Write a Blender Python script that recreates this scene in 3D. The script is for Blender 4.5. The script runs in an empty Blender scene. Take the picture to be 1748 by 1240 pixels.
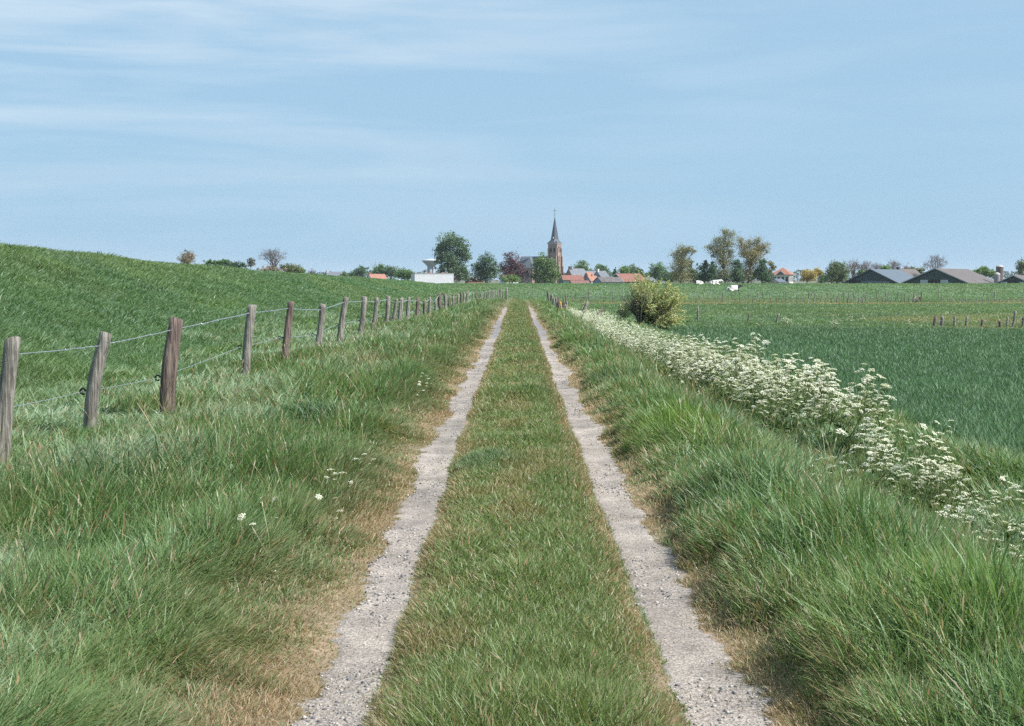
import bpy, math, random
import numpy as np
from mathutils import Vector, Matrix, Euler

random.seed(7)
rng = np.random.default_rng(11)
PI = math.pi
R = math.radians
sc = bpy.context.scene
C = sc.collection

# ------------------------------------------------------------------ camera
F, CXP, CYP = 2185.0, 874.0, 620.0          # focal length and centre in pixels of the 1748 px wide photograph
EYE = 1.8
cd = bpy.data.cameras.new('camera')
cam = bpy.data.objects.new('camera', cd)
C.objects.link(cam)
cd.sensor_width = 36.0
cd.lens = 36.0 * F / 1748.0
cd.clip_start = 0.1
cd.clip_end = 20000
cam.location = (0, 0, EYE)
cam.rotation_euler = (R(90 - 3.744), 0, R(0.236))
sc.camera = cam
CROT = Euler(cam.rotation_euler).to_matrix()

# ------------------------------------------------------------------ world
SUN_AZ, SUN_EL = 111.0, 47.0
w = bpy.data.worlds.new('World')
sc.world = w
w.use_nodes = True
nt = w.node_tree
for n in list(nt.nodes): nt.nodes.remove(n)
N, L = nt.nodes.new, nt.links.new
out = N('ShaderNodeOutputWorld'); bg = N('ShaderNodeBackground')
sky = N('ShaderNodeTexSky'); sky.sky_type = 'NISHITA'; sky.sun_disc = False
sky.sun_elevation = R(SUN_EL); sky.sun_rotation = R(SUN_AZ)
sky.air_density = 1.0; sky.dust_density = 0.6; sky.ozone_density = 2.2; sky.altitude = 0
tc = N('ShaderNodeTexCoord'); sep = N('ShaderNodeSeparateXYZ')
L(tc.outputs['Generated'], sep.inputs[0])
# thin high cloud: noise stretched along the horizon
mp = N('ShaderNodeMapping'); mp.inputs['Scale'].default_value = (1.5, 1.5, 15.0); mp.inputs['Rotation'].default_value = (R(3), R(-5), 0)
L(tc.outputs['Generated'], mp.inputs[0])
n1 = N('ShaderNodeTexNoise'); n1.inputs['Scale'].default_value = 2.1; n1.inputs['Detail'].default_value = 7; n1.inputs['Roughness'].default_value = .55; n1.inputs['Distortion'].default_value = .35
L(mp.outputs[0], n1.inputs['Vector'])
cr = N('ShaderNodeMapRange'); cr.inputs[1].default_value = .40; cr.inputs[2].default_value = .66; cr.inputs[3].default_value = 0.0; cr.inputs[4].default_value = .85
L(n1.outputs['Fac'], cr.inputs[0])
hz = N('ShaderNodeMapRange'); hz.inputs[1].default_value = .0; hz.inputs[2].default_value = .30; hz.inputs[3].default_value = .97; hz.inputs[4].default_value = .80   # milky air low down
L(sep.outputs['Z'], hz.inputs[0])
mix1 = N('ShaderNodeMix'); mix1.data_type = 'RGBA'; mix1.inputs[7].default_value = (2.12, 3.42, 4.62, 1)
L(hz.outputs[0], mix1.inputs[0]); L(sky.outputs[0], mix1.inputs[6])
mix2 = N('ShaderNodeMix'); mix2.data_type = 'RGBA'; mix2.inputs[7].default_value = (4.3, 5.0, 5.6, 1)
cm = N('ShaderNodeMapRange'); cm.inputs[1].default_value = .25; cm.inputs[2].default_value = -.35; cm.inputs[3].default_value = .18; cm.inputs[4].default_value = 1.0   # thicker to the left
L(sep.outputs['X'], cm.inputs[0])
ch = N('ShaderNodeMapRange'); ch.inputs[1].default_value = .03; ch.inputs[2].default_value = .20; ch.inputs[3].default_value = .25; ch.inputs[4].default_value = 1.0
L(sep.outputs['Z'], ch.inputs[0])
q1 = N('ShaderNodeMath'); q1.operation = 'MULTIPLY'; L(cr.outputs[0], q1.inputs[0]); L(cm.outputs[0], q1.inputs[1])
q2 = N('ShaderNodeMath'); q2.operation = 'MULTIPLY'; L(q1.outputs[0], q2.inputs[0]); L(ch.outputs[0], q2.inputs[1])
L(q2.outputs[0], mix2.inputs[0]); L(mix1.outputs[2], mix2.inputs[6])
L(mix2.outputs[2], bg.inputs['Color']); bg.inputs['Strength'].default_value = 0.098
L(bg.outputs[0], out.inputs[0])

# ------------------------------------------------------------------ sun
sd = bpy.data.lights.new('sun', 'SUN'); sd.energy = 4.8; sd.angle = R(0.53); sd.color = (1.0, .955, .89)
so = bpy.data.objects.new('sun', sd); C.objects.link(so)
az, el = R(SUN_AZ), R(SUN_EL)
sv = Vector((math.sin(az) * math.cos(el), math.cos(az) * math.cos(el), math.sin(el)))
so.rotation_euler = (-sv).to_track_quat('-Z', 'Y').to_euler()
so.location = (40, 0, 60)
sc.view_settings.view_transform = 'Standard'; sc.view_settings.look = 'None'
sc.view_settings.exposure = 0.80; sc.view_settings.gamma = 1.0; sc.view_settings.use_curve_mapping = False
sc.render.engine = 'CYCLES'
sc.cycles.max_bounces = 5; sc.cycles.diffuse_bounces = 3; sc.cycles.transmission_bounces = 3; sc.cycles.volume_bounces = 0
sc.cycles.caustics_reflective = False; sc.cycles.caustics_refractive = False
sc.cycles.use_denoising = False
sc.cycles.denoiser = 'OPENIMAGEDENOISE'
sc.cycles.denoising_input_passes = 'RGB_ALBEDO_NORMAL'
sc.cycles.denoising_prefilter = 'ACCURATE'
sc.cycles.filter_width = 1.45


# ------------------------------------------------------------------ helpers
def ray(px, py):
    v = CROT @ Vector(((px - CXP) / F, -(py - CYP) / F, -1.0))
    return v / v.y

def PX(px, py, d):
    """the point at ground distance d seen at pixel (px, py)"""
    v = ray(px, py) * d
    return Vector((v.x, v.y, v.z + EYE))

def vnoise(x, y, seed=0):
    x = np.asarray(x, float); y = np.asarray(y, float)
    xi = np.floor(x).astype(np.int64); yi = np.floor(y).astype(np.int64)
    fx = x - xi; fy = y - yi
    fx = fx * fx * (3 - 2 * fx); fy = fy * fy * (3 - 2 * fy)
    def h(a, b):
        n = (a * 374761393 + b * 668265263 + seed * 1274126177) & 0x7fffffff
        n = ((n ^ (n >> 13)) * 1274126177) & 0x7fffffff
        n = n ^ (n >> 16)
        return (n & 0xffff) / 65535.0
    a = h(xi, yi); b = h(xi + 1, yi); c = h(xi, yi + 1); d = h(xi + 1, yi + 1)
    return (a + (b - a) * fx) * (1 - fy) + (c + (d - c) * fx) * fy

def fnoise(x, y, seed=0, o=3):
    s = 0; a = .5; t = 0
    for k in range(o):
        s = s + a * vnoise(x * 2 ** k, y * 2 ** k, seed + 17 * k); t += a; a *= .5
    return s / t

def sstep(a, b, x):
    t = np.clip((x - a) / (b - a), 0, 1)
    return t * t * (3 - 2 * t)

XR = [0, .45, .62, .8, 1.0, 1.15, 1.6, 1.95, 2.6, 3.3, 4.3, 5.3, 6.3, 6.9, 30, 400]
ZR = [.05, .045, .0, -.015, 0, .03, .11, .11, -.05, -.45, -.98, -.95, -.72, -.86, -.95, -1.0]
XL = [-6.8, -4.8, -3, -1.8, -1.15, -1.0, -.8, -.6, -.45, 0]
ZL = [-.08, .0, .04, .06, .02, 0, -.015, .0, .045, .05]

def track_c(y):
    """sideways drift of the tracks' centre line"""
    return .10 * (fnoise(np.asarray(y, float) / 9.0, 3.3, 5, 2) - .5) * sstep(3, 14, y)

def height(x, y):
    x = np.asarray(x, float); y = np.asarray(y, float)
    xs = x - track_c(y)
    zr = np.interp(xs, XR, ZR)
    shallow = .25 + .75 * (1 - sstep(14.2, 16.8, y))       # the ditch is deepest close by
    zr = np.where((xs > 2) & (xs < 6.6) & (zr < -.38), -.38 + (zr + .38) * (shallow + (1 - shallow) * sstep(5.6, 6.5, xs)), zr)
    zl = np.interp(xs, XL, ZL)
    H = np.interp(y, [0, 42, 60, 91, 140, 191, 235], [2.86, 2.86, 2.52, 2.2, 1.85, 1.5, 1.0])
    t = sstep(0, 1, (-6.8 - x) / 10.5)
    zl = np.where(x < -6.8, -.08 + (H + .08) * t, zl)
    back = sstep(-21, -38, x)
    zl = zl * (1 - back) + (-1.0) * back
    z = np.where(x < 0, zl, zr)
    # beyond the end of the track the shoulder sinks to the low meadow
    far = sstep(95, 175, y)
    low = np.where(x > 0, -1.0, -.72)
    low = np.where(x < -7, z, low)
    z = z * (1 - far) + low * far
    # cross dike with the cows on top
    crest = .92 + .05 * (fnoise(x / 40, 2.0, 9, 2) - .5)
    yd = y + np.clip(x, 0, 200) * -.10
    up = sstep(180, 224, yd); dn = sstep(236, 275, y)
    zb = -1.1 + (crest + 1.1) * up * (1 - dn)
    z = np.maximum(z, np.where(up > .001, zb, -9))
    z = np.where(y > 240, z * (1 - sstep(240, 290, y)) + -.6 * sstep(240, 290, y), z)
    # unevenness
    on = sstep(1.1, 2.0, np.abs(xs)) * (1 - sstep(6.4, 7, xs) * (1 - sstep(60, 68, y)))
    am = np.where(x < -7, .10, .05)
    z = z + on * am * 2 * (fnoise(x / 1.3 + 40, y / 1.6 + 70, 3, 3) - .5)
    z = z + on * .10 * np.where(x < -7, .6, .4) * (fnoise(x / 5, y / 7, 31, 2) - .5)
    z = z + (1 - on) * .015 * (fnoise(x / .35 + 9, y / .5, 8, 2) - .5) * (1 - sstep(60, 90, y))
    return z

def hz1(x, y): return float(height(np.array([x]), np.array([y]))[0])

def on_ground(px, py, off=0.0, lo=3.0, hi=400.0):
    """where the line of sight through (px, py) meets the ground raised by off"""
    r = ray(px, py)
    d = np.linspace(lo, hi, 6000)
    g = EYE + r.z * d - height(r.x * d, d) - off
    k = np.argmax(g <= 0)
    dd = float(d[k])
    return Vector((r.x * dd, dd, hz1(r.x * dd, dd)))

# ---- materials
def nodes(m):
    m.use_nodes = True
    t = m.node_tree
    for n in list(t.nodes): t.nodes.remove(n)
    return t, t.nodes.new, t.links.new

MATS = {}
def mat(name, col, rough=.8, scale=3.0, amt=.25, bump=.3, col2=None, metal=0, stretch=(1, 1, 1), detail=6, bdist=.02):
    if name in MATS: return MATS[name]
    m = bpy.data.materials.new(name); t, N, L = nodes(m)
    o = N('ShaderNodeOutputMaterial'); p = N('ShaderNodeBsdfPrincipled')
    p.inputs['Roughness'].default_value = rough; p.inputs['Metallic'].default_value = metal
    tc = N('ShaderNodeTexCoord'); mp = N('ShaderNodeMapping'); mp.inputs['Scale'].default_value = stretch
    L(tc.outputs['Object'], mp.inputs[0])
    n = N('ShaderNodeTexNoise'); n.inputs['Scale'].default_value = scale; n.inputs['Detail'].default_value = detail
    L(mp.outputs[0], n.inputs['Vector'])
    r = N('ShaderNodeMapRange'); r.inputs[1].default_value = .3; r.inputs[2].default_value = .7
    L(n.outputs['Fac'], r.inputs[0])
    mx = N('ShaderNodeMix'); mx.data_type = 'RGBA'
    c2 = col2 or tuple(c * (1 - amt) for c in col)
    c1 = col if col2 else tuple(min(1, c * (1 + amt * .6)) for c in col)
    mx.inputs[6].default_value = (*c2, 1); mx.inputs[7].default_value = (*c1, 1)
    L(r.outputs[0], mx.inputs[0]); L(mx.outputs[2], p.inputs['Base Color'])
    if bump:
        b = N('ShaderNodeBump'); b.inputs['Strength'].default_value = bump; b.inputs['Distance'].default_value = bdist
        L(n.outputs['Fac'], b.inputs['Height']); L(b.outputs[0], p.inputs['Normal'])
    L(p.outputs[0], o.inputs[0])
    MATS[name] = m
    return m

def leaf_mat(name, transl=.38, gloss=.07, rough=.38):
    m = bpy.data.materials.new(name); t, N, L = nodes(m)
    o = N('ShaderNodeOutputMaterial'); a = N('ShaderNodeAttribute'); a.attribute_name = 'col'
    d = N('ShaderNodeBsdfDiffuse'); tr = N('ShaderNodeBsdfTranslucent'); g = N('ShaderNodeBsdfGlossy')
    g.inputs['Roughness'].default_value = rough; g.inputs['Color'].default_value = (.85, .93, 1, 1)
    L(a.outputs['Color'], d.inputs[0])
    hs = N('ShaderNodeMix'); hs.data_type = 'RGBA'; hs.blend_type = 'MULTIPLY'; hs.inputs[0].default_value = 1
    hs.inputs[7].default_value = (1.12, 1.18, .70, 1)
    L(a.outputs['Color'], hs.inputs[6]); L(hs.outputs[2], tr.inputs[0])
    m1 = N('ShaderNodeMixShader'); m1.inputs[0].default_value = transl
    L(d.outputs[0], m1.inputs[1]); L(tr.outputs[0], m1.inputs[2])
    m2 = N('ShaderNodeMixShader'); m2.inputs[0].default_value = gloss
    L(m1.outputs[0], m2.inputs[1]); L(g.outputs[0], m2.inputs[2])
    L(m2.outputs[0], o.inputs[0])
    return m

M_GRASS = leaf_mat('grass_blade', .38, .022, .45)
M_LEAF = leaf_mat('tree_leaf', .28, .03, .5)
M_PETAL = leaf_mat('white_petal', .25, .0, .6)

# ---- mesh makers
def link(name, me, m=None, parent=None, smooth=False):
    o = bpy.data.objects.new(name, me); C.objects.link(o)
    if m is not None and not me.materials: me.materials.append(m)
    if parent is not None: o.parent = parent
    if smooth:
        me.polygons.foreach_set('use_smooth', np.ones(len(me.polygons), bool)); me.update()
    return o

def tag(o, label=None, cat=None, group=None, kind=None):
    if label: o['label'] = label
    if cat: o['category'] = cat
    if group: o['group'] = group
    if kind: o['kind'] = kind
    return o

def empty(name, loc, rz=0.0, label=None, cat=None, group=None):
    o = bpy.data.objects.new(name, None); C.objects.link(o)
    o.location = loc; o.rotation_euler = (0, 0, rz)
    o.empty_display_size = .2
    return tag(o, label, cat, group)

def np_mesh(name, v, loops, starts, totals, col=None):
    me = bpy.data.meshes.new(name)
    me.vertices.add(len(v)); me.vertices.foreach_set('co', np.ascontiguousarray(v, np.float32).ravel())
    me.loops.add(len(loops)); me.loops.foreach_set('vertex_index', np.ascontiguousarray(loops, np.int32))
    me.polygons.add(len(starts)); me.polygons.foreach_set('loop_start', np.ascontiguousarray(starts, np.int32))
    me.polygons.foreach_set('loop_total', np.ascontiguousarray(totals, np.int32))
    me.update(calc_edges=True)
    if col is not None:
        a = me.color_attributes.new('col', 'FLOAT_COLOR', 'POINT')
        c4 = np.ones((len(v), 4), np.float32); c4[:, :3] = col
        a.data.foreach_set('color', c4.ravel())
    return me

class MB:
    def __init__(s): s.v = []; s.f = []; s.c = []
    def add(s, vs, fs, col=None):
        o = len(s.v); s.v += [tuple(p) for p in vs]; s.f += [tuple(i + o for i in f) for f in fs]
        if col is not None: s.c += [col] * len(vs)
        return s
    def box(s, x0, x1, y0, y1, z0, z1, M=None):
        vs = [(x0, y0, z0), (x1, y0, z0), (x1, y1, z0), (x0, y1, z0), (x0, y0, z1), (x1, y0, z1), (x1, y1, z1), (x0, y1, z1)]
        if M is not None: vs = [M @ Vector(p) for p in vs]
        return s.add(vs, [(0, 3, 2, 1), (4, 5, 6, 7), (0, 1, 5, 4), (1, 2, 6, 5), (2, 3, 7, 6), (3, 0, 4, 7)])
    def tube(s, pts, rad, n=6, cap=True, col=None):
        pts = [Vector(p) for p in pts]
        vs = []; fs = []
        k = len(pts)
        for i, p in enumerate(pts):
            a = pts[max(i - 1, 0)]; b = pts[min(i + 1, k - 1)]
            t = (b - a).normalized() if (b - a).length > 1e-9 else Vector((0, 0, 1))
            u = t.orthogonal() if abs(t.z) < .5 else t.cross(Vector((1, 0, 0)))
            u = u.normalized(); v = t.cross(u).normalized()
            r = rad[i] if isinstance(rad, (list, tuple)) else rad
            for j in range(n):
                a_ = 2 * PI * j / n
                vs.append(p + (u * math.cos(a_) + v * math.sin(a_)) * r)
        for i in range(k - 1):
            for j in range(n):
                fs.append((i * n + j, i * n + (j + 1) % n, (i + 1) * n + (j + 1) % n, (i + 1) * n + j))
        if cap:
            fs.append(tuple(range(n - 1, -1, -1))); fs.append(tuple((k - 1) * n + j for j in range(n)))
        return s.add(vs, fs, col)
    def mesh(s, name):
        me = bpy.data.meshes.new(name); me.from_pydata(s.v, [], s.f); me.update()
        if s.c:
            a = me.color_attributes.new('col', 'FLOAT_COLOR', 'POINT')
            a.data.foreach_set('color', np.array([(*c, 1) for c in s.c], np.float32).ravel())
        return me
    def build(s, name, m, parent=None, smooth=False):
        return link(name, s.mesh(name), m, parent, smooth)

def copy_tree(o, parent=None):
    c = o.copy(); C.objects.link(c); c.parent = parent
    for ch in o.children: copy_tree(ch, c)
    return c

# ------------------------------------------------------------------ ground
GREEN = np.array([.045, .085, .030])
def ground_color(x, y):
    xs = x - track_c(y)
    n = fnoise(x / .5, y / .7, 21, 3); nb = fnoise(x / 7, y / 12, 23, 3)
    c = np.zeros(x.shape + (3,)); c[:] = GREEN
    dry = np.array([.27, .20, .135]); soil = np.array([.20, .15, .10])
    ax = np.abs(xs)
    t = (np.interp(ax, [0, .45, .6, 1.0, 1.3, 1.75], [.10, .25, .9, .9, .6, 0]) * (.7 + .6 * n)).clip(0, 1)
    t = t * (1 - sstep(78, 90, y) * .6)
    c = c * (1 - t[..., None]) + (dry * (.6 + .4 * n[..., None]) + soil * .2) * t[..., None]
    fld = sstep(6.6, 6.9, xs) * (1 - sstep(62, 64, y - .02 * x))
    c = c * (1 - fld[..., None]) + np.array([.030, .060, .030]) * fld[..., None]
    mead = sstep(64, 66, y) * (1 - sstep(178, 182, y))
    tan = (sstep(.48, .66, fnoise(x / 14, y / 12, 77, 3)) * .35 * mead * (x > 5))
    # bleached strip along the lower far fence
    st = np.exp(-((y - 146 - .05 * (x - 20)) / 4.0) ** 2) * (x > 4) * (.5 + .7 * fnoise(x / 5, y / 3, 5, 2))
    tan = np.clip(tan + st, 0, 1)
    base = np.array([.10, .165, .075])
    farm = sstep(60, 110, y)[..., None]
    c = c * (1 - farm) + base * (.75 + .5 * nb[..., None]) * farm
    c = c * (1 - tan[..., None]) + np.array([.27, .22, .11]) * tan[..., None]
    vil = sstep(285, 330, y)[..., None]
    c = c * (1 - vil) + np.array([.115, .12, .085]) * vil
    return c * (.82 + .36 * n[..., None])

def axis(parts):
    a = []
    for lo, hi, st in parts:
        k = max(1, round((hi - lo) / st)); a += list(np.linspace(lo, hi, k, endpoint=False))
    return np.array(a + [parts[-1][1]])

gx = axis([(-5000, -1000, 800), (-1000, -200, 100), (-200, -50, 8), (-50, -20, 1.2), (-20, -7, .5), (-7, -2, .2), (-2, 2, .07), (2, 8, .16), (8, 20, .6), (20, 60, 1.5), (60, 160, 6), (160, 1000, 80), (1000, 5000, 800)])
gy = axis([(-300, -30, 45), (-30, 0, 5), (0, 4, .5), (4, 16, .12), (16, 40, .3), (40, 100, .8), (100, 290, 2), (290, 700, 25), (700, 6500, 580)])
X, Y = np.meshgrid(gx, gy)
Z = height(X, Y)
nx, ny = len(gx), len(gy)
v = np.stack([X, Y, Z], -1).reshape(-1, 3)
i = (np.arange(ny - 1)[:, None] * nx + np.arange(nx - 1)[None, :]).ravel()
q = np.stack([i, i + 1, i + nx + 1, i + nx], 1)
me = np_mesh('ground', v, q.ravel(), np.arange(len(q)) * 4, np.full(len(q), 4), ground_color(X, Y).reshape(-1, 3))
gm = bpy.data.materials.new('meadow_soil'); t, N, L = nodes(gm)
o = N('ShaderNodeOutputMaterial'); p = N('ShaderNodeBsdfPrincipled'); p.inputs['Roughness'].default_value = .95
a = N('ShaderNodeAttribute'); a.attribute_name = 'col'
tc = N('ShaderNodeTexCoord'); n = N('ShaderNodeTexNoise'); n.inputs['Scale'].default_value = 9; n.inputs['Detail'].default_value = 8; n.inputs['Roughness'].default_value = .7
L(tc.outputs['Object'], n.inputs['Vector'])
r = N('ShaderNodeMapRange'); r.inputs[1].default_value = .3; r.inputs[2].default_value = .7; r.inputs[3].default_value = .62; r.inputs[4].default_value = 1.3
L(n.outputs['Fac'], r.inputs[0])
mm = N('ShaderNodeVectorMath'); mm.operation = 'SCALE'; L(a.outputs['Color'], mm.inputs[0]); L(r.outputs[0], mm.inputs['Scale'])
L(mm.outputs[0], p.inputs['Base Color'])
b = N('ShaderNodeBump'); b.inputs['Strength'].default_value = .7; b.inputs['Distance'].default_value = .03; L(n.outputs['Fac'], b.inputs['Height']); L(b.outputs[0], p.inputs['Normal'])
L(p.outputs[0], o.inputs[0])
tag(link('ground', me, gm, smooth=True), kind='structure')

# ------------------------------------------------------------------ wheel tracks
def track_edges(side, y):
    """inner and outer |x| of one wheel track"""
    k = 1 if side > 0 else 2
    wob = .16 * (fnoise(y / 1.1, 1.7 * k, 40 + k, 3) - .5); wob2 = .34 * (fnoise(y / .9, 8.1 * k, 50 + k, 4) - .5)
    fine = (.07 * (fnoise(y / .13, 2.3 * k, 60 + k, 3) - .5) + .05 * (vnoise(y / .05, 5.0 * k, 66 + k) - .5)) * (1 - sstep(14, 30, y))
    inner = (.66 if side > 0 else .60) + .5 * wob + .6 * fine
    outer = (.99 if side > 0 else .93) + wob2 + fine * 1.3 - .03 * sstep(14, 40, y)
    return inner, outer

tm = bpy.data.materials.new('pale_gravel'); t, N, L = nodes(tm)
o = N('ShaderNodeOutputMaterial'); p = N('ShaderNodeBsdfPrincipled'); p.inputs['Roughness'].default_value = .92
tc = N('ShaderNodeTexCoord')
n1 = N('ShaderNodeTexNoise'); n1.inputs['Scale'].default_value = 2.2; n1.inputs['Detail'].default_value = 9; n1.inputs['Roughness'].default_value = .72
n2 = N('ShaderNodeTexVoronoi'); n2.inputs['Scale'].default_value = 75
n3 = N('ShaderNodeTexNoise'); n3.inputs['Scale'].default_value = 60; n3.inputs['Detail'].default_value = 4
for q_ in (n1, n2, n3): L(tc.outputs['Object'], q_.inputs['Vector'])
rp = N('ShaderNodeValToRGB'); e = rp.color_ramp.elements
e[0].position = .30; e[0].color = (.205, .175, .155, 1); e[1].position = .68; e[1].color = (.415, .365, .32, 1)
L(n1.outputs['Fac'], rp.inputs[0])
n4 = N('ShaderNodeTexNoise'); n4.inputs['Scale'].default_value = .55; n4.inputs['Detail'].default_value = 5; L(tc.outputs['Object'], n4.inputs['Vector'])
r4 = N('ShaderNodeMapRange'); r4.inputs[1].default_value = .35; r4.inputs[2].default_value = .65; r4.inputs[3].default_value = .80; r4.inputs[4].default_value = 1.12; L(n4.outputs['Fac'], r4.inputs[0])
rs = N('ShaderNodeMapRange'); rs.inputs[1].default_value = .3; rs.inputs[2].default_value = .72; rs.inputs[3].default_value = .62; rs.inputs[4].default_value = 1.22; L(n3.outputs['Fac'], rs.inputs[0])
vm = N('ShaderNodeVectorMath'); vm.operation = 'SCALE'; L(rp.outputs[0], vm.inputs[0]); m4 = N('ShaderNodeMath'); m4.operation = 'MULTIPLY'; L(rs.outputs[0], m4.inputs[0]); L(r4.outputs[0], m4.inputs[1]); L(m4.outputs[0], vm.inputs['Scale'])
cell = N('ShaderNodeSeparateColor'); L(n2.outputs['Color'], cell.inputs[0])
rc = N('ShaderNodeMapRange'); rc.inputs[3].default_value = .72; rc.inputs[4].default_value = 1.18; L(cell.outputs[0], rc.inputs[0])
vm2 = N('ShaderNodeVectorMath'); vm2.operation = 'SCALE'; L(vm.outputs[0], vm2.inputs[0]); L(rc.outputs[0], vm2.inputs['Scale'])
# a patched darker stretch far along
sp = N('ShaderNodeSeparateXYZ'); L(tc.outputs['Object'], sp.inputs[0])
a1 = N('ShaderNodeMapRange'); a1.interpolation_type = 'SMOOTHSTEP'; a1.inputs[1].default_value = 36; a1.inputs[2].default_value = 42; L(sp.outputs['Y'], a1.inputs[0])
a2 = N('ShaderNodeMapRange'); a2.interpolation_type = 'SMOOTHSTEP'; a2.inputs[1].default_value = 60; a2.inputs[2].default_value = 54; L(sp.outputs['Y'], a2.inputs[0])
am = N('ShaderNodeMath'); am.operation = 'MULTIPLY'; L(a1.outputs[0], am.inputs[0]); L(a2.outputs[0], am.inputs[1])
mx = N('ShaderNodeMix'); mx.data_type = 'RGBA'; mx.inputs[7].default_value = (.17, .165, .18, 1)
am2 = N('ShaderNodeMath'); am2.operation = 'MULTIPLY'; am2.inputs[1].default_value = .75; L(am.outputs[0], am2.inputs[0])
L(am2.outputs[0], mx.inputs[0]); L(vm2.outputs[0], mx.inputs[6]); L(mx.outputs[2], p.inputs['Base Color'])
b = N('ShaderNodeBump'); b.inputs['Strength'].default_value = .8; b.inputs['Distance'].default_value = .012; L(n3.outputs['Fac'], b.inputs['Height'])
b2 = N('ShaderNodeBump'); b2.inputs['Strength'].default_value = .55; b2.inputs['Distance'].default_value = .008; b2.invert = True; L(n2.outputs['Distance'], b2.inputs['Height']); L(b.outputs[0], b2.inputs['Normal'])
L(b2.outputs[0], p.inputs['Normal']); L(p.outputs[0], o.inputs[0])

for side in (-1, 1):
    ys = np.concatenate([np.arange(2.0, 20, .03), np.arange(20, 90, .25)])
    inn, outr = track_edges(side, ys)
    fade = 1 - .75 * sstep(74, 90, ys)
    mid = (inn + outr) / 2; hw = (outr - inn) / 2 * fade
    u = np.linspace(-1, 1, 9)
    xx = side * (mid[:, None] + hw[:, None] * u[None, :]) + track_c(ys)[:, None]
    yy = np.repeat(ys[:, None], 9, 1)
    zz = height(xx, yy) + .007 - .008 * (np.abs(u[None, :]) > .9)
    v = np.stack([xx, yy, zz], -1).reshape(-1, 3)
    i = (np.arange(len(ys) - 1)[:, None] * 9 + np.arange(8)[None, :]).ravel()
    q = np.stack([i, i + 1, i + 10, i + 9], 1)
    tag(link('gravel_wheel_track', np_mesh('gravel_wheel_track', v, q.ravel(), np.arange(len(q)) * 4, np.full(len(q), 4)), tm, smooth=True), kind='structure')

# loose stones on the tracks (nobody could count them)
def stones(n, ymax):
    ico_v = np.array([(0, 0, 1), (.89, 0, .45), (.28, .85, .45), (-.72, .53, .45), (-.72, -.53, .45), (.28, -.85, .45), (.72, .53, -.45), (-.28, .85, -.45), (-.89, 0, -.45), (-.28, -.85, -.45), (.72, -.53, -.45), (0, 0, -1)])
    ico_f = np.array([(0, 1, 2), (0, 2, 3), (0, 3, 4), (0, 4, 5), (0, 5, 1), (1, 6, 2), (2, 7, 3), (3, 8, 4), (4, 9, 5), (5, 10, 1), (6, 7, 2), (7, 8, 3), (8, 9, 4), (9, 10, 5), (10, 6, 1), (11, 7, 6), (11, 8, 7), (11, 9, 8), (11, 10, 9), (11, 6, 10)])
    y = 4 + (ymax - 4) * rng.random(n * 3) ** 1.9
    side = np.where(rng.random(n * 3) < .5, -1, 1)
    il, ol = track_edges(-1, y); ir, orr = track_edges(1, y)
    inn = np.where(side < 0, il, ir); ou = np.where(side < 0, ol, orr)
    x = side * (inn + (ou - inn) * rng.random(n * 3)) + track_c(y)
    dens = sstep(.50, .68, fnoise(x / .4 + 9, y / .9 + 3 * side, 61, 3)) * .55 + .03 + .4 * (side < 0) * ((y > 7) & (y < 9.2)) + .4 * (side < 0) * (y < 5.8)
    k = np.where(rng.random(n * 3) < dens)[0][:n]
    x, y = x[k], y[k]; n = len(k)
    s = (.0028 + .0085 * rng.random(n) ** 3.2) * (1 + y / 40)
    jit = 1 + .35 * (rng.random((n, 12, 1)) - .5)
    a = rng.random(n) * 2 * PI; ca, sa = np.cos(a), np.sin(a)
    V = ico_v[None] * jit * s[:, None, None] * np.stack([np.ones(n), .6 + .4 * rng.random(n), .5 + .3 * rng.random(n)], 1)[:, None, :]
    V2 = V.copy(); V2[..., 0] = V[..., 0] * ca[:, None] - V[..., 1] * sa[:, None]; V2[..., 1] = V[..., 0] * sa[:, None] + V[..., 1] * ca[:, None]
    V2 += np.stack([x, y, height(x, y) + .006 + s * .2], 1)[:, None, :]
    f = (ico_f[None] + (np.arange(n) * 12)[:, None, None]).reshape(-1)
    g = rng.random(n)
    pal = np.array([(.31, .285, .265), (.24, .225, .21), (.10, .10, .11), (.36, .33, .30), (.17, .155, .145)])
    c = pal[(g * 5).astype(int)] * (.8 + .4 * rng.random(n))[:, None]
    return np_mesh('gravel', V2.reshape(-1, 3), f, np.arange(n * 20) * 3, np.full(n * 20, 3), np.repeat(c, 12, 0))
st = leaf_mat('stone', 0, .03, .5)
tag(link('gravel', stones(9500, 34), st), 'loose grey stones scattered on the two wheel tracks', 'gravel', kind='stuff')

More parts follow.
